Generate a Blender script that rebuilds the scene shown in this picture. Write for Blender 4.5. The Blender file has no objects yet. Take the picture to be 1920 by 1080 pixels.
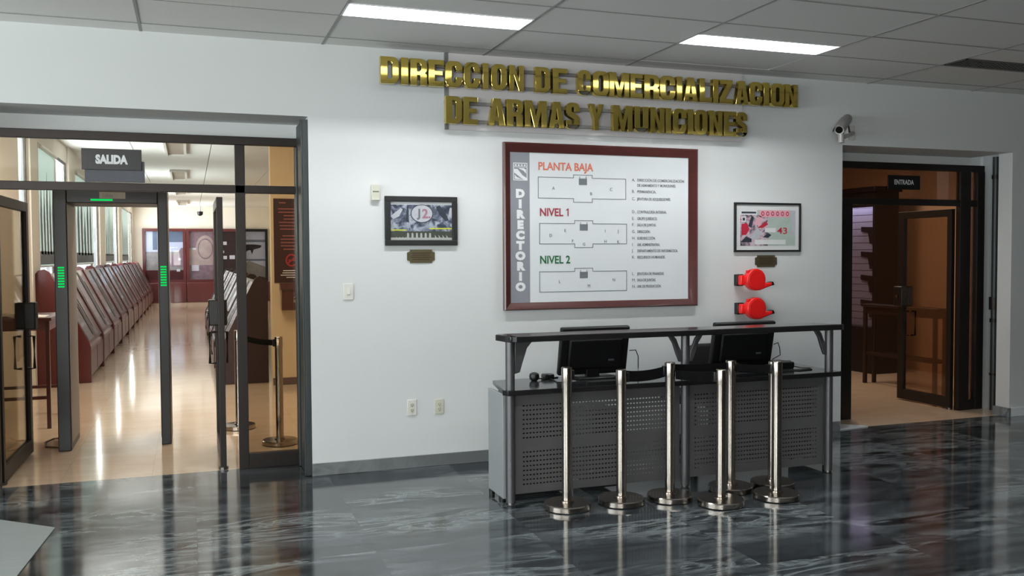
import bpy, bmesh, math, random
from mathutils import Vector, Matrix, Euler
random.seed(7)
PI = math.pi
S = bpy.context.scene
COL = S.collection

# ------------------------------------------------------------------ camera
def make_camera():
    yaw, pitch, roll = 0.3420, -0.0359, -0.0054
    f = Vector((math.sin(yaw)*math.cos(pitch), math.cos(yaw)*math.cos(pitch), math.sin(pitch)))
    r = Vector((math.cos(yaw), -math.sin(yaw), 0)); u = r.cross(f)
    r2 = r*math.cos(roll) + u*math.sin(roll); u2 = -r*math.sin(roll) + u*math.cos(roll)
    m = Matrix((r2, u2, -f)).transposed().to_4x4()
    cd = bpy.data.cameras.new('camera'); co = bpy.data.objects.new('camera', cd); COL.objects.link(co)
    m.translation = Vector((-0.9347, -6.7022, 1.6096)); co.matrix_world = m
    cd.sensor_width = 36; cd.lens = 36*1698.0/1920.0; cd.clip_start = 0.05; cd.clip_end = 200
    S.camera = co
make_camera()

# ------------------------------------------------------------------ world, lights, exposure
S.view_settings.view_transform = 'Standard'; S.view_settings.look = 'None'
S.view_settings.gamma = 1.0; S.view_settings.use_curve_mapping = False
S.view_settings.exposure = 0.0
S.cycles.use_denoising = True
S.cycles.max_bounces = 10; S.cycles.diffuse_bounces = 5; S.cycles.glossy_bounces = 5
S.cycles.transparent_max_bounces = 24; S.cycles.transmission_bounces = 6
S.cycles.sample_clamp_indirect = 6.0
S.cycles.caustics_reflective = False; S.cycles.caustics_refractive = False
W = bpy.data.worlds.new('sky'); S.world = W; W.use_nodes = True
bg = W.node_tree.nodes['Background']; bg.inputs[0].default_value = (0.86, 0.94, 1.0, 1); bg.inputs[1].default_value = 1.6

def area(name, loc, aim, sx, sy, power, color):
    l = bpy.data.lights.new(name, 'AREA'); l.shape = 'RECTANGLE'; l.size = sx; l.size_y = sy
    l.energy = power; l.color = color
    o = bpy.data.objects.new(name, l); COL.objects.link(o); o.location = loc
    o.rotation_euler = (Vector(aim)-Vector(loc)).to_track_quat('-Z', 'Y').to_euler()
    return o
TROFFER = 125.0
area('daylight_lobby_window', (-7.35, -4.2, 1.75), (-2, -4.0, 5.0), 6.0, 2.7, 380, (0.95, 0.98, 1.0))
area('daylight_rear_window', (-4.0, -10.4, 1.7), (-3.6, -5, 8.5), 4.8, 2.2, 600, (1.0, 0.98, 0.95))
WIN = [(5.25, 5.85), (8.45, 9.7), (13.75, 15.05), (19.1, 20.7), (25.0, 27.5)]
BLINDS = [(6.55, 8.15), (10.65, 13.7), (16.45, 19.05), (22.0, 24.95)]
for i, (a, b) in enumerate(WIN + BLINDS):
    area('daylight_gallery_window', (-2.87, (a+b)/2, 2.2), (0, (a+b)/2, 2.1), b-a, 1.9, (140 if i < 5 else 62)*(b-a), (0.98, 0.99, 1.0))
area('gallery_downlight', (-0.7, 2.7, 3.41), (-0.7, 2.7, 0), 1.8, 1.8, 98, (1.0, 0.88, 0.72))
area('entry_downlight', (6.1, 2.6, 3.19), (6.1, 2.6, 0), 0.7, 0.7, 50, (1.0, 0.80, 0.62))

# ------------------------------------------------------------------ materials
def lin(c):
    if isinstance(c, (int, float)): c = (c, c, c)
    return tuple((v/12.92 if v <= 0.04045 else ((v+0.055)/1.055)**2.4) for v in c) + (1.0,)
MATS = {}
def mat(name, rgb, rough=0.5, metal=0.0, var=0.06, scale=14.0, bump=0.0, spec=0.5, coat=0.0, stretch=None):
    """rgb in display values; a little noise in tone and an optional bump keep every surface procedural"""
    m = bpy.data.materials.new(name); m.use_nodes = True; nt = m.node_tree; N = nt.nodes; L = nt.links
    b = N['Principled BSDF']; b.inputs['Roughness'].default_value = rough; b.inputs['Metallic'].default_value = metal
    b.inputs['Specular IOR Level'].default_value = spec; b.inputs['Coat Weight'].default_value = coat
    tc = N.new('ShaderNodeTexCoord'); mp = N.new('ShaderNodeMapping'); L.new(tc.outputs['Object'], mp.inputs[0])
    if stretch: mp.inputs['Scale'].default_value = stretch
    nz = N.new('ShaderNodeTexNoise'); nz.inputs['Scale'].default_value = scale; nz.inputs['Detail'].default_value = 4
    L.new(mp.outputs[0], nz.inputs[0])
    mx = N.new('ShaderNodeMix'); mx.data_type = 'RGBA'
    c = lin(rgb)
    mx.inputs[6].default_value = tuple(v*(1-var) for v in c[:3])+(1,); mx.inputs[7].default_value = tuple(min(1, v*(1+var)) for v in c[:3])+(1,)
    L.new(nz.outputs[0], mx.inputs[0]); L.new(mx.outputs[2], b.inputs['Base Color'])
    if bump:
        bp = N.new('ShaderNodeBump'); bp.inputs['Strength'].default_value = bump; bp.inputs['Distance'].default_value = 0.004
        L.new(nz.outputs[0], bp.inputs['Height']); L.new(bp.outputs[0], b.inputs['Normal'])
    MATS[name] = m; return m
def emit(name, rgb, strength):
    m = bpy.data.materials.new(name); m.use_nodes = True; nt = m.node_tree
    nt.nodes.remove(nt.nodes['Principled BSDF']); e = nt.nodes.new('ShaderNodeEmission')
    e.inputs[0].default_value = lin(rgb); e.inputs[1].default_value = strength
    nt.links.new(e.outputs[0], nt.nodes['Material Output'].inputs[0]); MATS[name] = m; return m
def glass(name, tint, refl=0.12, rough=0.02):
    m = bpy.data.materials.new(name); m.use_nodes = True; nt = m.node_tree; N = nt.nodes; L = nt.links
    N.remove(N['Principled BSDF'])
    t = N.new('ShaderNodeBsdfTransparent'); t.inputs[0].default_value = tuple(tint)+(1,)
    g = N.new('ShaderNodeBsdfGlossy'); g.inputs['Roughness'].default_value = rough
    lw = N.new('ShaderNodeFresnel'); lw.inputs[0].default_value = 1.45
    mt = N.new('ShaderNodeMath'); mt.operation = 'MULTIPLY_ADD'; mt.inputs[1].default_value = 0.45; mt.inputs[2].default_value = 0.0
    L.new(lw.outputs[0], mt.inputs[0])
    mx = N.new('ShaderNodeMixShader'); L.new(mt.outputs[0], mx.inputs[0]); L.new(t.outputs[0], mx.inputs[1]); L.new(g.outputs[0], mx.inputs[2])
    L.new(mx.outputs[0], N['Material Output'].inputs[0]); MATS[name] = m; return m

def marble(name, base, mid, vein, rough, tile, spec, grout, vs=1.0, var=1.0):
    m = bpy.data.materials.new(name); m.use_nodes = True; nt = m.node_tree; N = nt.nodes; L = nt.links
    b = N['Principled BSDF']; tc = N.new('ShaderNodeTexCoord')
    # slab-dependent offset so the veins break at the joints
    sep = N.new('ShaderNodeSeparateXYZ'); L.new(tc.outputs['Object'], sep.inputs[0])
    def mth(op, a, bb=None, c=None):
        n = N.new('ShaderNodeMath'); n.operation = op
        for i, v in enumerate((a, bb, c)):
            if v is None: continue
            if isinstance(v, (int, float)): n.inputs[i].default_value = v
            else: L.new(v, n.inputs[i])
        return n.outputs[0]
    ix = mth('FLOOR', mth('DIVIDE', sep.outputs[0], tile)); iy = mth('FLOOR', mth('DIVIDE', sep.outputs[1], tile))
    cmb = N.new('ShaderNodeCombineXYZ'); L.new(ix, cmb.inputs[0]); L.new(iy, cmb.inputs[1])
    wn = N.new('ShaderNodeTexWhiteNoise'); wn.noise_dimensions = '3D'; L.new(cmb.outputs[0], wn.inputs[0])
    off = N.new('ShaderNodeVectorMath'); off.operation = 'MULTIPLY_ADD'
    L.new(wn.outputs['Color'], off.inputs[0]); off.inputs[1].default_value = (9, 9, 9); L.new(tc.outputs['Object'], off.inputs[2])
    mp = N.new('ShaderNodeMapping'); mp.inputs['Rotation'].default_value = (0, 0, 0.5); mp.inputs['Scale'].default_value = (0.8*vs, 3.0*vs, 1)
    L.new(off.outputs[0], mp.inputs[0])
    n1 = N.new('ShaderNodeTexNoise'); n1.inputs['Scale'].default_value = 1.5; n1.inputs['Detail'].default_value = 9; n1.inputs['Roughness'].default_value = 0.62; n1.inputs['Distortion'].default_value = 1.4
    L.new(mp.outputs[0], n1.inputs[0])
    r1 = N.new('ShaderNodeValToRGB'); r1.color_ramp.elements[0].position = 0.36; r1.color_ramp.elements[0].color = lin(base)
    r1.color_ramp.elements[1].position = 0.68; r1.color_ramp.elements[1].color = lin(mid); L.new(n1.outputs[0], r1.inputs[0])
    n2 = N.new('ShaderNodeTexNoise'); n2.inputs['Scale'].default_value = 1.9; n2.inputs['Detail'].default_value = 6; n2.inputs['Roughness'].default_value = 0.55; n2.inputs['Distortion'].default_value = 2.2
    L.new(mp.outputs[0], n2.inputs[0])
    ab = mth('ABSOLUTE', mth('SUBTRACT', n2.outputs[0], 0.5))
    r2 = N.new('ShaderNodeValToRGB'); r2.color_ramp.elements[0].position = 0.0; r2.color_ramp.elements[0].color = (1, 1, 1, 1)
    r2.color_ramp.elements[1].position = 0.10; r2.color_ramp.elements[1].color = (0, 0, 0, 1); L.new(ab, r2.inputs[0])
    n3 = N.new('ShaderNodeTexNoise'); n3.inputs['Scale'].default_value = 0.9; L.new(mp.outputs[0], n3.inputs[0])
    vm = mth('MULTIPLY', r2.outputs[0], mth('MULTIPLY', mth('SMOOTH_MIN', mth('MULTIPLY', mth('SUBTRACT', n3.outputs[0], 0.42), 5.0), 1.0, 0.1), var))
    vmc = mth('MAXIMUM', vm, 0.0)
    mx = N.new('ShaderNodeMix'); mx.data_type = 'RGBA'; L.new(vmc, mx.inputs[0]); L.new(r1.outputs[0], mx.inputs[6]); mx.inputs[7].default_value = lin(vein)
    # thin joints
    def edge(o):
        fr = mth('FRACT', mth('DIVIDE', o, tile)); return mth('LESS_THAN', mth('MINIMUM', fr, mth('SUBTRACT', 1.0, fr)), 0.0022)
    ed = mth('MAXIMUM', edge(sep.outputs[0]), edge(sep.outputs[1]))
    mx2 = N.new('ShaderNodeMix'); mx2.data_type = 'RGBA'; L.new(mth('MULTIPLY', ed, 0.55), mx2.inputs[0]); L.new(mx.outputs[2], mx2.inputs[6]); mx2.inputs[7].default_value = lin(grout)
    L.new(mx2.outputs[2], b.inputs['Base Color']); b.inputs['Roughness'].default_value = rough
    b.inputs['Specular IOR Level'].default_value = spec
    MATS[name] = m; return m

marble('marble_dark', (0.09, 0.105, 0.12), (0.25, 0.28, 0.30), (0.56, 0.60, 0.61), 0.10, 0.92, 0.5, (0.10, 0.11, 0.12), 1.0, 0.6)
MATS['marble_dark'].node_tree.nodes['Principled BSDF'].inputs['IOR'].default_value = 2.3
marble('marble_cream', (0.79, 0.70, 0.60), (0.83, 0.75, 0.66), (0.86, 0.79, 0.71), 0.10, 0.61, 0.7, (0.62, 0.54, 0.46), 0.8, 0.3)
marble('marble_grey', (0.40, 0.43, 0.44), (0.50, 0.53, 0.54), (0.62, 0.65, 0.66), 0.25, 3.0, 0.5, (0.4, 0.4, 0.4))
mat('wall_paint', (0.835, 0.85, 0.85), 0.75, var=0.015, scale=3, bump=0.02)
mat('panel_paint', (0.84, 0.83, 0.83), 0.7, var=0.02)
mat('tan_paint', (0.84, 0.77, 0.64), 0.75, var=0.03, scale=3)
mat('orange_paint', (0.72, 0.58, 0.46), 0.75, var=0.03, scale=3)
mat('cream_paint', (0.86, 0.83, 0.78), 0.75, var=0.03, scale=3)
mat('ceiling_tile', (0.90, 0.895, 0.88), 0.85, var=0.05, scale=120, bump=0.15)
mat('ceiling_bar', (0.60, 0.60, 0.59), 0.6)
mat('plenum', (0.10, 0.10, 0.10), 0.9)
mat('bronze', (0.18, 0.16, 0.15), 0.42, 0.55, var=0.1)
mat('bronze_dark', (0.13, 0.115, 0.11), 0.4, 0.3, var=0.1)
mat('rail_steel', (0.26, 0.28, 0.28), 0.45, 0.5)
mat('black_plastic', (0.055, 0.06, 0.065), 0.38, var=0.1)
mat('monitor_black', (0.035, 0.037, 0.042), 0.5, spec=0.3)
mat('black_matte', (0.075, 0.075, 0.08), 0.65, var=0.1)
mat('gate_black', (0.05, 0.05, 0.06), 0.4)
mat('gate_grey', (0.56, 0.54, 0.53), 0.5)
mat('brass', (0.90, 0.80, 0.42), 0.07, 1.0, var=0.04, scale=40)
mat('brass_side', (0.60, 0.46, 0.12), 0.3, 1.0, var=0.1)
mat('brass_dull', (0.46, 0.43, 0.33), 0.42, 0.75, var=0.18, scale=60)
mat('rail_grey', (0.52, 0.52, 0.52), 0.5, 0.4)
mat('steel', (0.66, 0.63, 0.60), 0.19, 1.0, var=0.03, scale=80)
mat('steel_cap', (0.42, 0.41, 0.40), 0.3, 1.0)
mat('mahogany', (0.30, 0.16, 0.15), 0.28, var=0.25, scale=9, stretch=(1, 1, 6), coat=0.3)
mat('mahogany_dark', (0.20, 0.10, 0.09), 0.35, var=0.25, scale=9)
mat('cherry', (0.31, 0.09, 0.10), 0.3, var=0.22, scale=7, stretch=(1, 1, 0.3), coat=0.3)
mat('cherry_panel', (0.42, 0.29, 0.29), 0.35, var=0.2, scale=6)
mat('cherry_dark', (0.17, 0.08, 0.08), 0.4, var=0.25, scale=7)
mat('wine_dark', (0.09, 0.05, 0.06), 0.4, var=0.25, scale=7)
mat('walnut', (0.14, 0.08, 0.06), 0.38, var=0.25, scale=7)
mat('white_plastic', (0.86, 0.86, 0.83), 0.4)
mat('cream_plastic', (0.80, 0.80, 0.74), 0.45)
mat('socket_dark', (0.42, 0.44, 0.42), 0.6)
mat('board_white', (0.87, 0.89, 0.90), 0.35, var=0.015, scale=3)
mat('board_grey', (0.55, 0.56, 0.59), 0.4, var=0.03)
mat('ink_white', (0.90, 0.91, 0.92), 0.5)
mat('ink_orange', (0.85, 0.47, 0.38), 0.5)
mat('ink_red', (0.62, 0.22, 0.28), 0.5)
mat('ink_green', (0.16, 0.40, 0.26), 0.5)
mat('ink_grey', (0.42, 0.44, 0.46), 0.5)
mat('ink_text', (0.50, 0.51, 0.53), 0.5)
mat('ink_black', (0.09, 0.09, 0.10), 0.5)
mat('ink_pink', (0.86, 0.66, 0.71), 0.5)
mat('ink_mauve', (0.62, 0.46, 0.52), 0.5)
mat('ink_crimson', (0.72, 0.16, 0.25), 0.5)
mat('photo_grey', (0.47, 0.50, 0.55), 0.4, var=0.55, scale=38)
mat('photo_dark', (0.20, 0.22, 0.26), 0.4, var=0.5, scale=60)
mat('photo_pale', (0.72, 0.73, 0.76), 0.4, var=0.15, scale=30)
mat('photo_yellow', (0.82, 0.84, 0.24), 0.4)
mat('photo_stone', (0.66, 0.67, 0.66), 0.4)
mat('photo_olive', (0.24, 0.26, 0.22), 0.5, var=0.5, scale=120)
mat('print_mix', (0.62, 0.55, 0.60), 0.4, var=0.4, scale=55)
mat('print_green', (0.68, 0.74, 0.71), 0.4, var=0.12, scale=25)
mat('print_mat', (0.85, 0.86, 0.86), 0.5)
mat('red_plastic', (0.90, 0.12, 0.12), 0.35, coat=0.2)
mat('desk_top', (0.19, 0.20, 0.21), 0.13, var=0.15, scale=160, spec=0.6)
mat('desk_edge', (0.07, 0.07, 0.075), 0.4)
mat('desk_metal', (0.40, 0.40, 0.41), 0.42, 0.75, var=0.05)
mat('desk_side', (0.58, 0.60, 0.61), 0.5, var=0.03)
mat('perforated', (0.40, 0.40, 0.40), 0.5, 0.45, var=0.05)
mat('fabric_black', (0.05, 0.05, 0.055), 0.9, bump=0.3, scale=200)
mat('belt', (0.02, 0.02, 0.024), 0.9, spec=0.15)
mat('camera_grey', (0.62, 0.61, 0.60), 0.45, 0.2)
mat('camera_white', (0.80, 0.79, 0.77), 0.4)
mat('camera_lens', (0.03, 0.03, 0.03), 0.1)
mat('paper', (0.86, 0.85, 0.82), 0.7)
mat('grey_sheet', (0.50, 0.53, 0.53), 0.55, var=0.10, scale=5, stretch=(0.5, 6, 1))
mat('vent_metal', (0.40, 0.39, 0.38), 0.5, 0.3)
mat('lamp_frame', (0.82, 0.81, 0.78), 0.4)
mat('lamp_off', (0.60, 0.55, 0.50), 0.4, var=0.1)
mat('sign_grey', (0.30, 0.31, 0.34), 0.5)
mat('poster_wine', (0.22, 0.11, 0.11), 0.5, var=0.15)
mat('poster_ink', (0.60, 0.36, 0.36), 0.5)
mat('poster_red', (0.66, 0.16, 0.20), 0.5)
mat('label_grey', (0.62, 0.61, 0.57), 0.5)
mat('blind', (0.78, 0.80, 0.80), 0.8, var=0.05, scale=5)
mat('blind_print', (0.58, 0.60, 0.62), 0.8, var=0.2, scale=20)
for nm, c in (('blind', (0.80, 0.84, 0.82)), ('blind_print', (0.55, 0.58, 0.60))):      # cloth that lets daylight through
    nt = MATS[nm].node_tree; tr = nt.nodes.new('ShaderNodeBsdfTranslucent'); tr.inputs[0].default_value = lin(c)
    ms = nt.nodes.new('ShaderNodeMixShader'); ms.inputs[0].default_value = 0.35
    nt.links.new(nt.nodes['Principled BSDF'].outputs[0], ms.inputs[1]); nt.links.new(tr.outputs[0], ms.inputs[2]); nt.links.new(ms.outputs[0], nt.nodes['Material Output'].inputs[0])
def collage(name, stops, scale, rough=0.35, detail=6):
    m = mat(name, (0.5, 0.5, 0.5), rough); nt = m.node_tree
    tc = nt.nodes['Texture Coordinate']; nz = nt.nodes.new('ShaderNodeTexNoise'); nz.inputs['Scale'].default_value = scale; nz.inputs['Detail'].default_value = detail; nz.inputs['Distortion'].default_value = 0.8
    nt.links.new(tc.outputs['Object'], nz.inputs[0]); r = nt.nodes.new('ShaderNodeValToRGB')
    while len(r.color_ramp.elements) < len(stops): r.color_ramp.elements.new(0.5)
    for e, (p, c) in zip(r.color_ramp.elements, stops): e.position = p; e.color = lin(c)
    nt.links.new(nz.outputs[0], r.inputs[0]); nt.links.new(r.outputs[0], nt.nodes['Principled BSDF'].inputs['Base Color'])
collage('photo_grey', [(0.36, (0.17, 0.20, 0.25)), (0.47, (0.33, 0.36, 0.42)), (0.52, (0.48, 0.51, 0.57)), (0.62, (0.66, 0.69, 0.74))], 17)
collage('print_mix', [(0.34, (0.20, 0.20, 0.23)), (0.44, (0.52, 0.48, 0.53)), (0.52, (0.80, 0.66, 0.71)), (0.60, (0.74, 0.76, 0.78)), (0.68, (0.70, 0.24, 0.34))], 16)
mat('slat_lilac', (0.70, 0.68, 0.76), 0.5, var=0.04)
mat('gun_black', (0.08, 0.08, 0.10), 0.4, 0.3)
mat('mat_felt', (0.36, 0.29, 0.30), 0.22, var=0.3, scale=9, coat=0.5)
mat('rifle_pale', (0.52, 0.49, 0.50), 0.25, 0.3, var=0.35, scale=12, coat=0.4)
mat('sky_print', (0.80, 0.85, 0.92), 0.3, var=0.12, scale=2)
mat('sea_print', (0.42, 0.50, 0.58), 0.3, var=0.4, scale=3)
mat('land_print', (0.60, 0.60, 0.58), 0.3, var=0.45, scale=6)
mat('crowd_print', (0.58, 0.50, 0.52), 0.3, var=0.6, scale=7)
mat('sepia_print', (0.76, 0.70, 0.66), 0.3, var=0.3, scale=5)
mat('concrete', (0.55, 0.54, 0.52), 0.8)
mat('cable_brown', (0.35, 0.25, 0.17), 0.6)
mat('far_paint', (0.42, 0.38, 0.35), 0.8)
emit('tube_light', (1.0, 1.0, 1.0), TROFFER)
emit('led_green', (0.05, 0.95, 0.42), 0.85)
glass('glass_clear', (0.93, 0.95, 0.94))
glass('glass_tint', (0.76, 0.72, 0.66))
glass('glass_leaf', (0.78, 0.73, 0.64))
glass('glass_dark', (0.74, 0.66, 0.60))
glass('glass_case', (0.93, 0.92, 0.95))

# ------------------------------------------------------------------ mesh helpers
ORG = {}
class MB:
    def __init__(s): s.v = []; s.f = []; s.m = []; s.k = 0
    def add(s, vs, fs, mtx=None):
        n = len(s.v)
        s.v += [tuple(mtx @ Vector(p)) if mtx is not None else tuple(p) for p in vs]
        for f in fs: s.f.append([i+n for i in f]); s.m.append(s.k)
        return s
    def mat(s, k): s.k = k; return s
    def box(s, x0, x1, y0, y1, z0, z1, mtx=None):
        return s.add([(x0, y0, z0), (x1, y0, z0), (x1, y1, z0), (x0, y1, z0), (x0, y0, z1), (x1, y0, z1), (x1, y1, z1), (x0, y1, z1)],
                     [(0, 3, 2, 1), (4, 5, 6, 7), (0, 1, 5, 4), (1, 2, 6, 5), (2, 3, 7, 6), (3, 0, 4, 7)], mtx)
    def prism(s, pts, vec, mtx=None):
        n = len(pts); vec = Vector(vec)
        vs = [Vector(p) for p in pts] + [Vector(p)+vec for p in pts]
        fs = [tuple(range(n))[::-1], tuple(range(n, 2*n))] + [(i, (i+1) % n, n+(i+1) % n, n+i) for i in range(n)]
        return s.add(vs, fs, mtx)
    def xz(s, pts, y0, y1, mtx=None): return s.prism([(a, y0, b) for a, b in pts], (0, y1-y0, 0), mtx)
    def yz(s, pts, x0, x1, mtx=None): return s.prism([(x0, a, b) for a, b in pts], (x1-x0, 0, 0), mtx)
    def xy(s, pts, z0, z1, mtx=None): return s.prism([(a, b, z0) for a, b in pts], (0, 0, z1-z0), mtx)
    def cyl(s, p0, p1, r0, r1=None, n=20):
        p0 = Vector(p0); p1 = Vector(p1); r1 = r0 if r1 is None else r1
        q = (p1-p0).to_track_quat('Z', 'Y').to_matrix()
        vs = [p0 + q @ Vector((r0*math.cos(2*PI*i/n), r0*math.sin(2*PI*i/n), 0)) for i in range(n)]
        vs += [p1 + q @ Vector((r1*math.cos(2*PI*i/n), r1*math.sin(2*PI*i/n), 0)) for i in range(n)]
        return s.add(vs, [tuple(range(n))[::-1], tuple(range(n, 2*n))] + [(i, (i+1) % n, n+(i+1) % n, n+i) for i in range(n)])
    def lathe(s, c, prof, n=32, axis='Z'):
        vs = []; fs = []
        for r, z in prof:
            for i in range(n):
                a = 2*PI*i/n; p = (r*math.cos(a), r*math.sin(a), z)
                if axis == 'Y': p = (p[0], p[2], p[1])
                vs.append((c[0]+p[0], c[1]+p[1], c[2]+p[2]))
        for k in range(len(prof)-1):
            for i in range(n): fs.append((k*n+i, k*n+(i+1) % n, (k+1)*n+(i+1) % n, (k+1)*n+i))
        fs += [tuple(range(n))[::-1], tuple(range((len(prof)-1)*n, len(prof)*n))]
        return s.add(vs, fs)
    def tube(s, path, r, n=8):
        P = [Vector(p) for p in path]; vs = []; fs = []
        for i, p in enumerate(P):
            t = (P[min(i+1, len(P)-1)]-P[max(i-1, 0)]).normalized(); q = t.to_track_quat('Z', 'Y').to_matrix()
            vs += [p + q @ Vector((r*math.cos(2*PI*j/n), r*math.sin(2*PI*j/n), 0)) for j in range(n)]
        for k in range(len(P)-1):
            for j in range(n): fs.append((k*n+j, k*n+(j+1) % n, (k+1)*n+(j+1) % n, (k+1)*n+j))
        fs += [tuple(range(n))[::-1], tuple(range((len(P)-1)*n, len(P)*n))]
        return s.add(vs, fs)
    def ribbon(s, path, h, t):
        P = [Vector(p) for p in path]; vs = []; fs = []
        for i, p in enumerate(P):
            d = (P[min(i+1, len(P)-1)]-P[max(i-1, 0)]); d.z = 0; d.normalize(); nn = Vector((-d.y, d.x, 0))*t/2
            for a, b in ((-1, -.5), (1, -.5), (1, .5), (-1, .5)): vs.append(p+nn*a+Vector((0, 0, h*b)))
        for k in range(len(P)-1):
            for j in range(4): fs.append((k*4+j, k*4+(j+1) % 4, (k+1)*4+(j+1) % 4, (k+1)*4+j))
        fs += [(3, 2, 1, 0), tuple(range((len(P)-1)*4, len(P)*4))]
        return s.add(vs, fs)
    def text(s, body, size, x, y, z, align='LEFT', ext=0.0006, off=0.0, xs=1.0, normal='-Y'):
        c = bpy.data.curves.new('t', 'FONT'); c.body = body; c.size = size; c.align_x = align; c.extrude = ext; c.offset = off
        c.resolution_u = 3
        o = bpy.data.objects.new('t', c); me = bpy.data.meshes.new_from_object(o)
        mt = Matrix.Translation((x, y, z)) @ (Matrix.Rotation(PI/2, 4, 'X') if normal == '-Y' else Matrix.Identity(4)) @ Matrix.Diagonal((xs, 1, 1, 1))
        s.add([v.co.copy() for v in me.vertices], [tuple(p.vertices) for p in me.polygons], mt)
        bpy.data.objects.remove(o); bpy.data.meshes.remove(me); bpy.data.curves.remove(c); return s
    def build(s, name, mats, parent=None, origin=None, bevel=0.0, smooth=True, recalc=True, seg=2):
        if not isinstance(mats, (list, tuple)): mats = [mats]
        if parent is not None: org = ORG[parent.name]
        elif origin is not None: org = Vector(origin)
        else:
            xs, ys, zs = zip(*s.v); org = Vector(((min(xs)+max(xs))/2, (min(ys)+max(ys))/2, min(zs)))
        me = bpy.data.meshes.new(name)
        me.from_pydata([tuple(Vector(p)-org) for p in s.v], [], s.f)
        for m in mats: me.materials.append(MATS[m])
        for p, k in zip(me.polygons, s.m): p.material_index = k
        if recalc:
            b = bmesh.new(); b.from_mesh(me); bmesh.ops.recalc_face_normals(b, faces=b.faces); b.to_mesh(me); b.free()
        if smooth:
            me.shade_smooth(); me.set_sharp_from_angle(angle=math.radians(35))
        o = bpy.data.objects.new(name, me); COL.objects.link(o)
        if parent is not None: o.parent = parent
        else: o.location = org
        ORG[o.name] = org
        if bevel:
            bv = o.modifiers.new('edge', 'BEVEL'); bv.width = bevel; bv.segments = seg; bv.limit_method = 'ANGLE'; bv.angle_limit = math.radians(50)
        return o
def tag(o, label=None, cat=None, group=None, kind=None):
    if label: o['label'] = label
    if cat: o['category'] = cat
    if group: o['group'] = group
    if kind: o['kind'] = kind
    return o
def empty(name, loc):
    o = bpy.data.objects.new(name, None); COL.objects.link(o); o.location = loc; o.empty_display_size = 0.1
    ORG[o.name] = Vector(loc); return o
def thing(name, loc, label, cat, group=None): return tag(empty(name, loc), label, cat, group)
def copy_tree(o, parent=None):
    c = o.copy(); COL.objects.link(c); ORG[c.name] = ORG[o.name].copy()
    if parent is not None: c.parent = parent
    for ch in o.children: copy_tree(ch, c)
    return c
def B(*a): return MB().box(*a)
def struct(name, mb, m, **k): return tag(mb.build(name, m, **k), kind='structure')

# ------------------------------------------------------------------ the setting: shell
CZ = 3.15      # lobby ceiling
fl = MB().xy([(-7, -10), (10.5, -10), (10.5, 0.09), (-2.4, 0.09), (-7, 0.09)], -0.12, 0.0)
fl.box(-2.9, 0.1, 0.09, 0.43, -0.12, 0.0)
struct('floor', fl, 'marble_dark', smooth=False, origin=(0, 0, 0))
struct('floor_gallery', B(-3.0, 2.6, 0.43, 28.4, -0.12, 0.0), 'marble_cream', smooth=False, origin=(0, 0, 0))
struct('floor_entry', B(4.3, 8.6, 0.09, 8.2, -0.12, 0.0), 'marble_cream', smooth=False, origin=(0, 0, 0))

wf = MB()
wf.box(-7, -2.36, 0, 0.5, 0, 3.5)                       # left of the exit doorway
wf.box(-2.36, -0.11, 0, 0.5, 2.622, 3.5)                # lintel, left doorway
wf.box(-2.36, -0.11, 0.47, 0.56, 2.512, 2.64)
wf.box(-0.11, 4.61, 0, 0.5, 0, 3.5)                     # middle
wf.box(4.61, 6.63, 0, 0.56, 2.585, 3.5)                 # lintel, right doorway
wf.box(4.61, 7.4, 0.50, 0.60, 2.50, 3.5)
wf.box(6.63, 10.5, 0, 0.16, 0, 3.5)                     # right facing
wf.box(6.76, 10.5, 0.47, 0.60, 0, 3.5)
struct('wall_front', wf, 'wall_paint', smooth=False)
struct('wall_right', B(10.5, 10.7, -10, 0.6, 0, 3.5), 'far_paint', smooth=False)
wl = MB().box(-7.2, -7, -10, -7.3, 0, 3.5).box(-7.2, -7, -1.0, 0.5, 0, 3.5).box(-7.2, -7, -7.3, -1.0, 0, 0.35).box(-7.2, -7, -7.3, -1.0, 3.05, 3.5)
struct('wall_left', wl, 'wall_paint', smooth=False)
wr = MB().box(-7.2, -6.5, -10.2, -10, 0, 3.5).box(-1.5, 10.7, -10.2, -10, 0, 3.5).box(-6.5, -1.5, -10.2, -10, 0, 0.5).box(-6.5, -1.5, -10.2, -10, 2.8, 3.5)
struct('wall_rear', wr, 'far_paint', smooth=False)
def window(name, plane, lo, hi, z0, z1, at, nmull, dd=0.03):
    e = tag(empty(name, ((lo+hi)/2 if plane == 'y' else at, at if plane == 'y' else (lo+hi)/2, z0)), kind='structure')
    fr = MB()
    def bar(a0, a1, b0, b1, d=dd):
        if plane == 'x': fr.box(at-d, at+d, a0, a1, b0, b1)
        else: fr.box(a0, a1, at-d, at+d, b0, b1)
    w = 0.05
    bar(lo, hi, z0, z0+w); bar(lo, hi, z1-w, z1); bar(lo, lo+w, z0, z1); bar(hi-w, hi, z0, z1)
    for i in range(nmull): x = lo+(hi-lo)*(i+1)/(nmull+1); bar(x-w/2, x+w/2, z0+w, z1-w)
    fr.build('window_frame', 'bronze', e, smooth=False)
    g = MB()
    if plane == 'x': g.box(at-0.003, at+0.003, lo+w, hi-w, z0+w, z1-w)
    else: g.box(lo+w, hi-w, at-0.003, at+0.003, z0+w, z1-w)
    g.build('window_glass', 'glass_clear', e, smooth=False); return e
window('window_1', 'x', -7.3, -1.0, 0.35, 3.05, -7.1, 3)
window('window_2', 'y', -6.5, -1.5, 0.5, 2.8, -10.1, 3)

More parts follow.
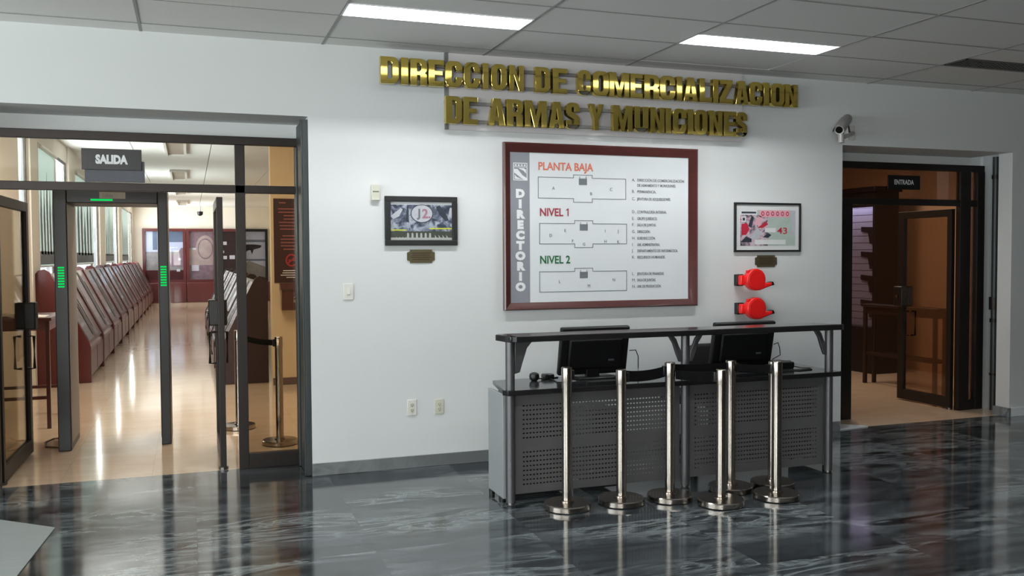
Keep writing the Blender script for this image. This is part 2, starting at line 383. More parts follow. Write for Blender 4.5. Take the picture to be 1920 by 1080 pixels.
# lobby ceiling: lay-in panels, grid bars, plenum above
GX = 1.22; GY = 0.61; Y0 = -0.225
LIGHTS = [(0, 1), (2, 1), (0, 6), (2, 6), (4, 6), (-3, 4)]     # column, row (row r spans Y0-r*GY .. Y0-(r-1)*GY)
VENT = (4, 1)
tiles = MB(); random.seed(3)
for k in range(-6, 9):
    for r in range(0, 17):
        x0, x1 = k*GX, (k+1)*GX; y1 = Y0-(r-1)*GY if r > 0 else 0.0; y0 = Y0-r*GY
        x0 = max(x0, -7); x1 = min(x1, 10.5); y0 = max(y0, -10)
        if x1 <= x0 or y1 <= y0: continue
        ya, yb = y0, y1
        if (k, r-1) in LIGHTS and r > 1: yb = y1-0.285      # fixture fills the wall-side half of this tile
        if (k, r-1) == VENT and r > 1: yb = y1-0.26
        xa, xb = x0, x1
        if (k, r) == (2, 1): xb -= 0.022; yb -= 0.012       # a panel that has slipped and leaves a dark gap
        dz = random.uniform(-0.001, 0.002)
        tiles.box(xa, xb, ya, yb, CZ+dz, CZ+0.016+dz)
struct('ceiling', tiles, 'ceiling_tile', smooth=False, recalc=False)
bars = MB()
for k in range(-5, 9):
    bars.box(k*GX-0.009, k*GX+0.009, -10, Y0-GY if k == 3 else 0, CZ-0.003, CZ-0.0005)
for r in range(0, 16):
    y = Y0-r*GY
    for k in range(-6, 9):
        if r == 0 and k == 2: continue
        bars.box(max(k*GX, -7)+0.009, min((k+1)*GX, 10.5)-0.009, y-0.007, y+0.007, CZ-0.003, CZ-0.0005)
struct('trim_1', bars, 'ceiling_bar', smooth=False, recalc=False)
struct('roof_1', B(-7.2, 10.7, -10.2, 0.0, 3.5, 3.6), 'plenum', smooth=False)

# skirtings
struct('baseboard_front', B(-0.11, 4.60, -0.012, 0, 0, 0.092), 'marble_grey', bevel=0.003)
struct('baseboard_right', B(6.64, 10.5, -0.012, 0, 0, 0.085), 'board_white', bevel=0.003)
struct('trim_2', MB().box(6.605, 6.63, -0.012, 0.17, 0, 0.085).box(6.63, 6.64, -0.012, 0.0, 0, 0.085), 'marble_grey')
struct('trim_3', MB().prism([(4.62, 0.03, 0.0), (4.98, 0.07, 0), (4.90, 0.14, 0), (4.62, 0.40, 0)], (0, 0, 0.012)), 'board_white', smooth=False)

# gallery beyond the exit doorway
GZ = 3.42
gw = MB(); ops = sorted(WIN + BLINDS); y = 0.5
gw.box(-2.84, -2.8, 0.5, 28.4, 0, 1.25); gw.box(-2.84, -2.8, 0.5, 28.4, 3.15, 3.6)
for a, b in ops:
    gw.box(-2.84, -2.8, y, a, 1.25, 3.15); y = b
gw.box(-2.84, -2.8, y, 28.4, 1.25, 3.15)
for a, b in ((5.9, 6.5), (9.75, 10.6), (15.1, 16.4), (20.75, 21.95)): gw.box(-2.8, -2.768, a, b, 0, GZ)
struct('wall_gallery_left', gw, 'cream_paint', smooth=False)
struct('wall_gallery_far', B(-3.0, 2.8, 28.2, 28.4, 0, 3.6), 'cream_paint', smooth=False)
struct('wall_gallery_right', B(2.6, 2.8, 0.5, 28.4, 0, 3.6), 'cream_paint', smooth=False)
sw = B(0.03, 2.6, 4.95, 5.15, 0, GZ)
struct('wall_gallery_stub', sw, 'tan_paint', smooth=False)
struct('baseboard_gallery', B(0.03, 2.6, 4.938, 4.95, 0, 0.09), 'mat_felt')
struct('wall_gallery_near', MB().box(-3.0, -2.36, 0.5, 0.56, 0, 3.6).box(-0.11, 2.8, 0.5, 0.56, 0, 3.6).box(-2.36, -0.11, 0.56, 0.6, 2.512, 3.6), 'tan_paint', smooth=False)
gc = MB()
for i in range(5):
    for j in range(46):
        gc.box(-3.0+i*1.22, min(-3.0+(i+1)*1.22, 2.8)-0.012, 0.5+j*0.61, 0.5+(j+1)*0.61-0.004, GZ, GZ+0.02)
struct('ceiling_gallery', gc, 'ceiling_tile', smooth=False, recalc=False)
struct('roof_2', B(-3.0, 2.8, 0.5, 28.4, GZ+0.03, GZ+0.1), 'plenum', smooth=False)
for i, (a, b) in enumerate(sorted(WIN + BLINDS)):
    window('window_%d' % (i+3), 'x', a, b, 1.25, 3.15, -2.82, 0, 0.012)

# entry room beyond the right doorway
struct('wall_entry_right', B(8.45, 8.6, 0.6, 8.2, 0, 3.5), 'orange_paint', smooth=False)
struct('wall_entry_back', B(4.3, 8.6, 8.0, 8.2, 0, 3.5), 'orange_paint', smooth=False)
struct('wall_entry_left', B(4.2, 4.35, 0.5, 8.2, 0, 3.5), 'orange_paint', smooth=False)
struct('wall_entry_near', B(6.80, 8.6, 0.6, 0.64, 0, 3.5), 'orange_paint', smooth=False)
struct('ceiling_entry', B(4.2, 8.6, 0.56, 8.2, 3.2, 3.3), 'ceiling_tile', smooth=False)

# ------------------------------------------------------------------ doors (structure)
def dstruct(name, loc, label): return tag(empty(name, loc), label, 'door', kind='structure')
d = dstruct('door_1', (-1.2, 0.43, 0), 'dark bronze metal frame with glass transom and sidelight in the left doorway')
fy0, fy1 = 0.405, 0.455
f = MB().box(-2.36, -0.11, fy0, fy1, 2.45, 2.512).box(-2.30, -0.11, fy0, fy1, 2.088, 2.148)
f.box(-2.36, -2.2, fy0, fy1, 0, 2.45).box(-0.165, -0.11, fy0, fy1, 0, 2.45)
f.box(-0.602, -0.53, fy0, fy1, 0, 2.45).box(-0.53, -0.165, fy0, fy1, 0, 0.115)
f.build('frame', 'bronze', d, smooth=False, bevel=0.003)
B(-2.2, -0.602, 0.427, 0.433, 2.148, 2.45).build('transom_glass', 'glass_clear', d, smooth=False)
B(-0.53, -0.165, 0.427, 0.433, 2.148, 2.45).build('transom_glass', 'glass_tint', d, smooth=False)
B(-0.53, -0.165, 0.427, 0.433, 0.115, 2.088).build('sidelight_glass', 'glass_tint', d, smooth=False)

def leaf(name, hinge, ang, length, label, gm, lock_side):
    """one glazed swing leaf, built along +Y from the hinge and turned"""
    e = dstruct(name, (0, 0, 0), label); t = 0.022; h = 2.06
    f = MB().box(-t, t, 0, 0.06, 0.015, h).box(-t, t, length-0.085, length, 0.015, h)
    f.box(-t, t, 0.06, length-0.085, 0.015, 0.125).box(-t, t, 0.06, length-0.085, h-0.075, h)
    f.build('leaf_frame', 'bronze_dark' if name == 'door_5' or name == 'door_6' else 'bronze', e, smooth=False, bevel=0.003)
    B(-0.003, 0.003, 0.06, length-0.085, 0.125, h-0.075).build('leaf_glass', gm, e, smooth=False)
    lk = MB().box(-0.075, 0.075, length-0.115, length+0.01, 1.03, 1.25).build('lock_box', 'black_plastic', e, bevel=0.01)
    MB().cyl((-0.085, length-0.05, 1.14), (0.085, length-0.05, 1.14), 0.018).build('lock_cylinder', 'steel_cap', lk)
    hb = MB()
    for sx in (-1, 1):
        hb.tube([(sx*t, length-0.16, 0.98), (sx*0.07, length-0.16, 0.98), (sx*0.07, length-0.16, 0.72), (sx*t, length-0.16, 0.72)], 0.012)
    hb.build('pull_handle', 'bronze_dark', e)
    MB().cyl((0, 0.03, 0.0), (0, 0.03, 0.02), 0.035).build('floor_pivot', 'steel_cap', e)
    e.location = hinge; e.rotation_euler = (0, 0, ang); return e
leaf('door_2', (-2.215, 0.50, 0), -0.02, 1.12, 'left glass door leaf of the exit, swung open inward', 'glass_leaf', 1)
leaf('door_3', (-0.715, 0.44, 0), 0.0, 1.0, 'right glass door leaf of the exit, standing open edge-on', 'glass_leaf', 1)

d = dstruct('door_4', (5.8, 0.47, 0), 'dark metal frame with glass transom in the right doorway')
f = MB().box(4.61, 6.76, 0.445, 0.495, 2.435, 2.50).box(4.61, 6.76, 0.445, 0.495, 2.085, 2.148)
f.box(6.44, 6.575, 0.44, 0.50, 0, 2.44).box(6.665, 6.76, 0.44, 0.50, 0, 2.44).box(4.98, 5.10, 0.44, 0.50, 0, 2.148).box(4.61, 4.67, 0.44, 0.50, 0, 2.44)
f.box(6.575, 6.665, 0.445, 0.495, 0, 0.10)
f.build('frame', 'bronze_dark', d, smooth=False, bevel=0.003)
B(4.67, 6.44, 0.467, 0.473, 2.148, 2.435).build('transom_glass', 'glass_dark', d, smooth=False)
B(6.575, 6.665, 0.467, 0.473, 0.10, 2.435).build('sidelight_glass', 'glass_dark', d, smooth=False)
B(4.67, 4.98, 0.467, 0.473, 0.02, 2.085).build('sidelight_glass', 'glass_dark', d, smooth=False)
leaf('door_5', (6.43, 0.52, 0), 0.0, 0.74, 'right glass door leaf of the entrance, swung open inward', 'glass_dark', -1)
leaf('door_6', (5.075, 0.52, 0), 0.0, 0.72, 'left glass door leaf of the entrance, swung open inward', 'glass_dark', -1)

# ------------------------------------------------------------------ doorway hardware
g = MB().box(-0.150, -0.112, 0.0, 0.40, 0.004, 2.60).box(-0.162, -0.150, 0.0, 0.05, 0.004, 2.60).box(-0.162, -0.150, 0.34, 0.40, 0.004, 2.44)
t = tag(g.build('shutter_guide', 'rail_steel', smooth=False, bevel=0.003), 'dark steel shutter guide rail lining the right edge of the left doorway', 'rail')
t = thing('drain_pipe', (6.80, 0.36, 0), 'dark vertical pipe with coupling beside the right doorway frame', 'pipe')
MB().cyl((6.805, 0.35, 0), (6.805, 0.35, 2.583), 0.032).build('pipe', 'rail_steel', t)
for z0, z1, r in ((1.03, 1.16, 0.05), (0.90, 0.94, 0.042), (0.36, 0.38, 0.04), (2.36, 2.40, 0.04)):
    MB().cyl((6.805, 0.35, z0), (6.805, 0.35, z1), r).build('coupling', 'bronze', t)

# ------------------------------------------------------------------ ceiling fixtures
LAB = {(0, 1): 'lit white ceiling light above the first half of the gold lettering',
       (2, 1): 'lit white ceiling light above the right half of the gold lettering'}
for (k, r) in LIGHTS:
    x0 = k*GX+0.012; x1 = (k+1)*GX-0.012; y1 = Y0-r*GY-0.012; y0 = y1-0.27; h = 0.15
    if (k, r) not in LAB and y0 < -6: continue
    t = thing('ceiling_light', ((x0+x1)/2, (y0+y1)/2, CZ), LAB.get((k, r), 'added lit ceiling light out of view, fill for the lobby'), 'ceiling light', 'recessed ceiling lights')  # lights without a label of their own are unseen, added as lobby fill
    e = 0.012
    m = MB().box(x0-e, x0, y0-e, y1+e, CZ-0.004, CZ+h).box(x1, x1+e, y0-e, y1+e, CZ-0.004, CZ+h).box(x0, x1, y0-e, y0, CZ-0.004, CZ+h).box(x0, x1, y1, y1+e, CZ-0.004, CZ+h).box(x0, x1, y0, y1, CZ+h, CZ+h+0.01)
    m.build('housing', 'ink_white', t, smooth=False)
    for yy in ((y0+y1)/2-0.028, (y0+y1)/2+0.028):
        MB().cyl((x0+0.03, yy, CZ+0.112), (x1-0.03, yy, CZ+0.112), 0.014, 0.014, 12).build('lamp_tube', 'tube_light', t)
    for xx in (x0, x1-0.03): B(xx, xx+0.03, y0+0.08, y1-0.08, CZ+0.09, CZ+h).build('lamp_holder', 'white_plastic', t, smooth=False)
x0, x1 = 4*GX+0.03, 5*GX-0.03; y1 = Y0-GY-0.02; y0 = y1-0.23
t = thing('ceiling_vent', ((x0+x1)/2, (y0+y1)/2, CZ), 'grey slotted air vent in the ceiling at upper right', 'vent')
MB().box(x0, x1, y0, y0+0.015, CZ-0.004, CZ+0.02).box(x0, x1, y1-0.015, y1, CZ-0.004, CZ+0.02).box(x0, x0+0.015, y0, y1, CZ-0.004, CZ+0.02).box(x1-0.015, x1, y0, y1, CZ-0.004, CZ+0.02).build('vent_frame', 'vent_metal', t, smooth=False)
sl = MB()
for i in range(8):
    y = y0+0.02+i*0.027; sl.prism([(x0+0.015, y, CZ+0.002), (x0+0.015, y+0.004, CZ), (x0+0.015, y+0.022, CZ+0.016), (x0+0.015, y+0.018, CZ+0.018)], (x1-x0-0.03, 0, 0))
for i in range(24): xx = x0+0.03+i*0.048; sl.box(xx, xx+0.004, y0+0.015, y1-0.015, CZ+0.0, CZ+0.012)
sl.build('slats', 'vent_metal', t, smooth=False)
B(x0, x1, y0, y1, CZ+0.021, CZ+0.026).build('vent_backing', 'plenum', t, smooth=False)

# ------------------------------------------------------------------ gold wall lettering
struct('trim_4', B(0.94, 3.545, -0.018, 0, 2.57, 3.148), 'panel_paint', smooth=False)
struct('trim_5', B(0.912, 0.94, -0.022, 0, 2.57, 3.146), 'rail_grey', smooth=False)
def arc(cx, cy, rx, ry, a0, a1, n=6): return [(cx+rx*math.cos(a0+(a1-a0)*i/n), cy+ry*math.sin(a0+(a1-a0)*i/n)) for i in range(n+1)]
def rrect(x0, y0, x1, y1, bl=0, br=0, tr=0, tl=0, k=1.0):
    p = []
    p += arc(x0+bl, y0+bl*k, bl, bl*k, PI, 1.5*PI) if bl else [(x0, y0)]
    p += arc(x1-br, y0+br*k, br, br*k, 1.5*PI, 2*PI) if br else [(x1, y0)]
    p += arc(x1-tr, y1-tr*k, tr, tr*k, 0, 0.5*PI) if tr else [(x1, y1)]
    p += arc(x0+tl, y1-tl*k, tl, tl*k, 0.5*PI, PI) if tl else [(x0, y1)]
    return p
def glyph(ch, w, h):
    s = min(0.052, w*0.40); b = 0.032; r = min(0.045, w*0.38); q = r*0.45
    if ch == 'I': return [[(0, 0), (w, 0), (w, h), (0, h)]]
    if ch == 'D': return [rrect(0, 0, w, h, 0, r, r, 0), rrect(s, b, w-s*0.92, h-b, 0, q, q, 0)]
    if ch == 'O': return [rrect(0, 0, w, h, r, r, r, r, 1.2), rrect(s*0.95, b, w-s*0.95, h-b, q, q, q, q, 1.4)]
    if ch == 'C':
        o = rrect(0, 0, w, h, r, r, r, r, 1.2); i = rrect(s, b, w-s*0.95, h-b, q, q, q, q, 1.4)
        n = 7
        # outer: start right side above the gap, over the top and down to the lower terminal; then inner back
        out = [(w, h*0.62)] + o[2*n:3*n] + o[3*n:4*n] + o[0:n] + o[n:2*n] + [(w, h*0.38)]
        inn = [(w-s*0.95, h*0.38)] + (i[n:2*n][::-1]) + (i[0:n][::-1]) + (i[3*n:4*n][::-1]) + (i[2*n:3*n][::-1]) + [(w-s*0.95, h*0.62)]
        return [out + inn]
    if ch == 'E': return [[(0, 0), (w, 0), (w, b*1.15), (s, b*1.15), (s, h*0.42), (w*0.9, h*0.42), (w*0.9, h*0.42+b), (s, h*0.42+b), (s, h-b*1.15), (w, h-b*1.15), (w, h), (0, h)]]
    if ch == 'L': return [[(0, 0), (w, 0), (w, b*1.2), (s, b*1.2), (s, h), (0, h)]]
    if ch == 'R':
        return [[(0, 0), (s, 0), (s, h*0.37), (w-s*1.05, h*0.37), (w-s, 0), (w, 0), (w, h*0.36), (w*0.97, h*0.42), (w*0.88, h*0.46), (w*0.97, h*0.52), (w, h*0.58)] + arc(w-r, h-r, r, r, 0, PI/2) + [(0, h)],
                rrect(s, h*0.52, w-s*0.9, h-b, 0, q, q, 0)]
    if ch == 'N': return [[(0, 0), (s*0.82, 0), (s*0.82, h*0.58), (w-s*0.86, 0), (w, 0), (w, h), (w-s*0.82, h), (w-s*0.82, h*0.42), (s*0.86, h), (0, h)]]
    if ch == 'M':
        s2 = w*0.25; return [[(0, 0), (s2, 0), (s2, h*0.62), (w*0.42, 0), (w*0.58, 0), (w-s2, h*0.62), (w-s2, 0), (w, 0), (w, h), (w*0.68, h), (w*0.5, h*0.40), (w*0.32, h), (0, h)]]
    if ch == 'A':
        return [[(0, 0), (w*0.34, 0), (w*0.38, h*0.17), (w*0.62, h*0.17), (w*0.66, 0), (w, 0), (w*0.72, h), (w*0.28, h)],
                [(w*0.42, h*0.32), (w*0.58, h*0.32), (w*0.5, h*0.72)]]
    if ch == 'Z': return [[(0, 0), (w, 0), (w, b*1.15), (w*0.44, b*1.15), (w*0.97, h-b*1.1), (w*0.97, h), (w*0.04, h), (w*0.04, h-b*1.15), (w*0.53, h-b*1.15), (0, b*1.1)]]
    if ch == 'Y': return [[(w*0.34, 0), (w*0.66, 0), (w*0.66, h*0.40), (w, h), (w*0.66, h), (w*0.5, h*0.62), (w*0.34, h), (0, h), (w*0.34, h*0.40)]]
    if ch == 'U':
        o = rrect(0, 0, w, h, r, r, 0, 0, 1.2); return [o + [(s, h)] + rrect(s, b, w-s, h, q, q, 0, 0, 1.4)[:7] + rrect(s, b, w-s, h, q, q, 0, 0, 1.4)[7:14] + [(w-s, h)]] if False else \
            [[(0, h)] + arc(r, r*1.2, r, r*1.2, PI, 1.5*PI) + arc(w-r, r*1.2, r, r*1.2, 1.5*PI, 2*PI) + [(w, h), (w-s, h)] + arc(w-s-q, b+q, q, q, 0, -0.5*PI) + arc(s+q, b+q, q, q, 1.5*PI, PI) + [(s, h)]]
    if ch == 'S':
        return [[(w-s*0.95, h*0.66), (w, h*0.66)] + arc(w-r, h-r, r, r, 0, PI/2) + arc(r, h-r, r, r, PI/2, PI) + [(0, h*0.60), (w*0.12, h*0.50), (w-s, h*0.35), (w-s, b+q)] + arc(w-s-q, b+q, q, q, 0, -PI/2)[1:] + arc(s+q, b+q, q, q, 1.5*PI, PI) + [(s, h*0.33), (0, h*0.33)] + arc(r, r, r, r, PI, 1.5*PI) + arc(w-r, r, r, r, 1.5*PI, 2*PI) + [(w, h*0.41), (w*0.88, h*0.51), (s, h*0.66), (s, h-b-q)] + arc(s+q, h-b-q, q, q, PI, PI/2)[1:] + arc(w-s-q, h-b-q, q, q, PI/2, 0)]
def letter(ch, x0, x1, z0, h, y0, y1, label):
    cu = bpy.data.curves.new('t', 'CURVE'); cu.dimensions = '2D'; cu.fill_mode = 'BOTH'; cu.extrude = (y1-y0)/2; cu.bevel_depth = 0.003; cu.bevel_resolution = 1; cu.offset = -0.002
    for lp in glyph(ch, x1-x0, h):
        cl = []
        for p in lp:
            if not cl or (abs(p[0]-cl[-1][0])+abs(p[1]-cl[-1][1])) > 1e-4: cl.append(p)
        if abs(cl[0][0]-cl[-1][0])+abs(cl[0][1]-cl[-1][1]) < 1e-4: cl.pop()
        sp = cu.splines.new('POLY'); sp.points.add(len(cl)-1); sp.use_cyclic_u = True
        for i, p in enumerate(cl): sp.points[i].co = (p[0]-(x1-x0)/2, p[1], 0, 1)
    o = bpy.data.objects.new('t', cu); me0 = bpy.data.meshes.new_from_object(o)
    mb = MB(); mt = Matrix.Translation(((x0+x1)/2, (y0+y1)/2, z0)) @ Matrix.Rotation(PI/2, 4, 'X')
    mb.add([v.co.copy() for v in me0.vertices], [tuple(p.vertices) for p in me0.polygons], mt)
    bpy.data.objects.remove(o); bpy.data.meshes.remove(me0); bpy.data.curves.remove(cu)
    ob = mb.build('sign_letter', ['brass'], origin=((x0+x1)/2, (y0+y1)/2, z0), smooth=False)
    return tag(ob, label, 'letter', 'gold letters on the wall')
ROW1 = [('DIRECCION', [(0.404, 0.539), (0.557, 0.611), (0.627, 0.753), (0.765, 0.885), (0.893, 1.026), (1.039, 1.165), (1.187, 1.233), (1.255, 1.38), (1.402, 1.52)]),
        ('DE', [(1.617, 1.738), (1.761, 1.883)]),
        ('COMERCIALIZACION', [(1.974, 2.085), (2.104, 2.244), (2.248, 2.424), (2.434, 2.545), (2.559, 2.696), (2.703, 2.844), (2.859, 2.909), (2.924, 3.055), (3.075, 3.193), (3.203, 3.252), (3.264, 3.395), (3.421, 3.547), (3.558, 3.686), (3.7, 3.755), (3.771, 3.908), (3.918, 4.045)])]
ROW2 = [('DE', [(0.895, 1.02), (1.033, 1.146)]), ('ARMAS', [(1.232, 1.366), (1.379, 1.51), (1.527, 1.71), (1.728, 1.859), (1.873, 1.987)]), ('Y', [(2.075, 2.197)]),
        ('MUNICIONES', [(2.281, 2.453), (2.472, 2.598), (2.616, 2.745), (2.755, 2.805), (2.822, 2.95), (2.962, 3.015), (3.025, 3.148), (3.168, 3.292), (3.307, 3.427), (3.427, 3.535)])]
ORD = ['first', 'second', 'third', 'fourth']
for row, z0, h, rn in ((ROW1, 2.876, 0.193, 'upper'), (ROW2, 2.604, 0.204, 'lower')):
    for word, xs in row:
        for i, (ch, (a, b)) in enumerate(zip(word, xs)):
            n = word.count(ch); nth = word[:i].count(ch)
            lab = ('gold letter %s of %s in the %s sign row' % (ch, word, rn)) if n == 1 else ('%s gold letter %s of %s in the %s sign row' % (ORD[nth], ch, word, rn))
            letter(ch, a, b, z0, h, -0.105, -0.062, lab)
for (x0, x1, z, lab) in ((0.42, 4.03, 3.035, 'grey mounting rail behind the top of the upper gold letters'), (0.42, 4.03, 2.905, 'grey mounting rail behind the bottom of the upper gold letters'),
                         (0.90, 3.52, 2.768, 'grey mounting rail behind the top of the lower gold letters'), (0.90, 3.52, 2.632, 'grey mounting rail behind the bottom of the lower gold letters')):
    m = B(x0, x1, -0.061, -0.035, z-0.012, z+0.012)
    for i in range(3): xx = 1.2+i*1.0; m.box(xx-0.01, xx+0.01, -0.04, -0.018, z-0.008, z+0.008)
    for xx in ((x0+0.05, x1-0.05) if x0 < 0.8 else ()): m.box(xx-0.01, xx+0.01, -0.045, 0, z-0.008, z+0.008)
    tag(m.build('mounting_rail', 'rail_grey', smooth=False), lab, 'rail', 'rails of the gold lettering')

# ------------------------------------------------------------------ directory board
t = thing('directory_board', (2.24, 0, 1.175), 'large wood framed building directory with white floor plans on the wall', 'notice board')
ox0, ox1, oz0, oz1 = 1.376, 3.103, 1.178, 2.492; ix0, ix1, iz0, iz1 = 1.434, 3.022, 1.237, 2.418
prof = [(0.0, 0.0), (0.0, -0.034), (0.012, -0.045), (0.028, -0.038), (0.05, -0.026), (0.068, -0.018), (0.068, 0.0)]
m = MB()
def ring(i):
    a, y = prof[i]; k = a/0.068
    return [(ox0+(ix0-ox0)*k, y, oz0+(iz0-oz0)*k), (ox1+(ix1-ox1)*k, y, oz0+(iz0-oz0)*k), (ox1+(ix1-ox1)*k, y, oz1+(iz1-oz1)*k), (ox0+(ix0-ox0)*k, y, oz1+(iz1-oz1)*k)]
vs = []; fs = []
for i in range(len(prof)): vs += ring(i)
for i in range(len(prof)-1):
    for j in range(4): fs.append((i*4+j, i*4+(j+1) % 4, (i+1)*4+(j+1) % 4, (i+1)*4+j))
m.add(vs, fs); m.build('board_frame', 'mahogany', t)
m = B(ix0-0.01, ix1+0.01, -0.012, -0.004, iz0-0.01, iz1+0.01); m.mat(1).box(ix0-0.005, 1.598, -0.0135, -0.0118, iz0-0.005, iz1+0.005)
panel = m.build('panel', ['board_white', 'board_grey'], t, smooth=False)
Y = -0.0142
m = MB()
for i, ch in enumerate('DIRECTORIO'): m.text(ch, 0.084, 1.518, Y, 2.067-i*0.0815, 'CENTER', off=0.0065, xs=1.12)
m.build('title_lettering', 'ink_white', t, smooth=False, recalc=False)
m = MB()       # emblem: square badge with a band of marks above a broad zigzag
x0, x1, z0, z1 = 1.462, 1.580, 2.197, 2.335
def fr2(mb, x0, x1, z0, z1, w, y=Y): mb.box(x0, x1, y, y+0.001, z0, z0+w).box(x0, x1, y, y+0.001, z1-w, z1).box(x0, x0+w, y, y+0.001, z0+w, z1-w).box(x1-w, x1, y, y+0.001, z0+w, z1-w)
fr2(m, x0, x1, z0, z1, 0.006); m.box(x0, x1, Y, Y+0.001, z1-0.034, z1-0.029)
for i in range(4): m.box(x0+0.014+i*0.025, x0+0.028+i*0.025, Y, Y+0.001, z1-0.025, z1-0.012)
m.xz([(x0+0.006, z0+0.09), (x0+0.035, z0+0.09), (x1-0.04, z0+0.04), (x1-0.006, z0+0.02), (x1-0.006, z0+0.006), (x1-0.035, z0+0.008), (x0+0.006, z0+0.062)], Y, Y+0.001)
m.xz([(x0+0.04, z0+0.097), (x1-0.03, z0+0.097), (x1-0.012, z0+0.085), (x1-0.012, z0+0.055), (x1-0.03, z0+0.075)], Y, Y+0.001)
m.xz([(x0+0.012, z0+0.012), (x0+0.012, z0+0.045), (x0+0.03, z0+0.025), (x0+0.075, z0+0.012)], Y, Y+0.001)
m.build('emblem', 'ink_white', t, smooth=False)
for body, x, z, k in (('PLANTA BAJA', 1.669, 2.285, 'ink_orange'), ('NIVEL', 1.68, 1.922, 'ink_red'), ('NIVEL 2', 1.68, 1.545, 'ink_green')):
    m = MB().text(body, 0.087, x, Y, z, off=0.0018, xs=0.89)
    if body == 'NIVEL': m.xz([(1.921, z), (1.930, z), (1.930, z+0.061), (1.923, z+0.061), (1.909, z+0.050), (1.909, z+0.043), (1.921, z+0.049)], Y-0.0006, Y+0.0006)
    m.build('heading', k, t, smooth=False, recalc=False)
def plan(x0, x1, z0, z1, mx0, mx1, mz0, mz1, letters):
    w = 0.0045; m = MB()
    pts = [(x0, z0), (mx0, z0), (mx0, mz0), (mx1, mz0), (mx1, z0), (x1, z0), (x1, z1), (mx1, z1), (mx1, mz1), (mx0, mz1), (mx0, z1), (x0, z1)]
    for i in range(len(pts)):
        a = pts[i]; b = pts[(i+1) % len(pts)]
        if a == b: continue
        m.box(min(a[0], b[0])-w/2, max(a[0], b[0])+w/2, Y, Y+0.001, min(a[1], b[1])-w/2, max(a[1], b[1])+w/2)
    c = (mx0+mx1)/2
    m.box(c-0.035, c+0.035, Y, Y+0.001, z1-0.055, z1-0.004).box(c-0.03, c-0.025, Y, Y+0.001, z1-0.004, z1+0.012).box(c+0.025, c+0.03, Y, Y+0.001, z1-0.004, z1+0.012)
    for ch, lx, lz in letters: m.text(ch, 0.034, lx, Y, lz, 'CENTER')
    m.build('floor_plan', 'ink_grey', t, smooth=False, recalc=False)
plan(1.671, 2.438, 2.063, 2.228, 1.974, 2.138, 2.034, 2.252, [('A', 1.80, 2.13), ('B', 2.128, 2.092), ('C', 2.307, 2.131)])
plan(1.681, 2.446, 1.70, 1.862, 1.983, 2.143, 1.671, 1.887, [('D', 1.775, 1.755), ('E', 1.90, 1.795), ('F', 1.965, 1.712), ('G', 2.065, 1.685), ('H', 2.255, 1.708), ('I', 2.253, 1.793), ('J', 2.37, 1.793), ('K', 2.37, 1.706)])
plan(1.680, 2.446, 1.318, 1.479, 1.982, 2.142, 1.318, 1.504, [('L', 1.85, 1.388), ('M', 2.107, 1.35), ('N', 2.33, 1.395)])
LEG = [('A.', 'DIRECCIÓN DE COMERCIALIZACIÓN', 2.212, 0.50), ('', 'DE ARMAMENTO Y MUNICIONES.', 2.170, 0.41), ('B.', 'PERMANENCIA.', 2.118, 0.2), ('C.', 'JEFATURA DE ADQUISICIONES.', 2.058, 0.385),
       ('D.', 'CONTRALORÍA INTERNA.', 1.952, 0.31), ('E.', 'GRUPO JURÍDICO.', 1.897, 0.225), ('F.', 'SALA DE JUNTAS.', 1.845, 0.225), ('G.', 'DIRECCIÓN.', 1.790, 0.145), ('H.', 'SUBDIRECCIÓN.', 1.736, 0.2),
       ('I.', 'UNI. ADMINISTRATIVA.', 1.683, 0.27), ('J.', 'DEPARTAMENTO DE INFORMÁTICA.', 1.632, 0.43), ('K.', 'RECURSOS HUMANOS.', 1.580, 0.285), ('L.', 'JEFATURA DE FINANZAS.', 1.443, 0.31), ('M.', 'SALA DE JUNTAS.', 1.391, 0.22), ('N.', 'UNI. DE PRODUCCIÓN.', 1.339, 0.265)]
m = MB()
for a, b, z, w in LEG:
    if a: m.text(a, 0.034, 2.494, Y, z)
    m.text(b, 0.031, 2.543, Y, z, off=0.0004, xs=w/(0.0205*len(b)))
m.build('legend_lettering', 'ink_text', t, smooth=False, recalc=False)

# ------------------------------------------------------------------ framed pictures, plaques, small wall fittings
def picture_frame(mb, x0, x1, z0, z1, w, y):
    mb.box(x0, x1, y, 0, z0, z0+w).box(x0, x1, y, 0, z1-w, z1).box(x0, x0+w, y, 0, z0+w, z1-w).box(x1-w, x1, y, 0, z0+w, z1-w)
t = thing('framed_picture', (0.725, 0, 1.69), 'black framed grey picture with white oval and yellow line', 'picture')
m = MB(); picture_frame(m, 0.443, 1.003, 1.688, 2.058, 0.042, -0.028); m.build('picture_frame', 'black_matte', t, smooth=False, bevel=0.004)
x0, x1, z0, z1 = 0.485, 0.961, 1.730, 2.016; y = -0.012
m = MB().box(x0-0.01, x1+0.01, y, -0.004, z0-0.01, z1+0.01)
L1 = y-0.001; L2 = y-0.0016; L3 = y-0.0022
m.mat(8).box(x0, x1, L1, y, z1-0.02, z1)                                                   # pale strip
for pts, k in (([(0, .62), (.17, .84), (.2, .80), (.14, .62), (.05, .55)], 1), ([(.74, .88), (.80, .66), (.90, .50), (.95, .52), (.90, .72), (.80, .92)], 2), ([(.94, .62), (.97, .86), (1, .86), (1, .6)], 1), ([(.24, .5), (.27, .9), (.29, .9), (.30, .45)], 2)):
    m.mat(k).xz([(x0+(x1-x0)*a, z0+(z1-z0)*b) for a, b in pts], L1, y)
m.mat(3).box(x0, x0+0.12, L2, y, z0+0.071, z0+0.079).mat(3).box(x0+0.30, x1, L2, y, z0+0.083, z0+0.091)
m.mat(5).box(x0, x1, L1, y, z0, z0+0.066)
m.mat(4).box(x0, x1, L1-0.0003, y, z0, z0+0.018)
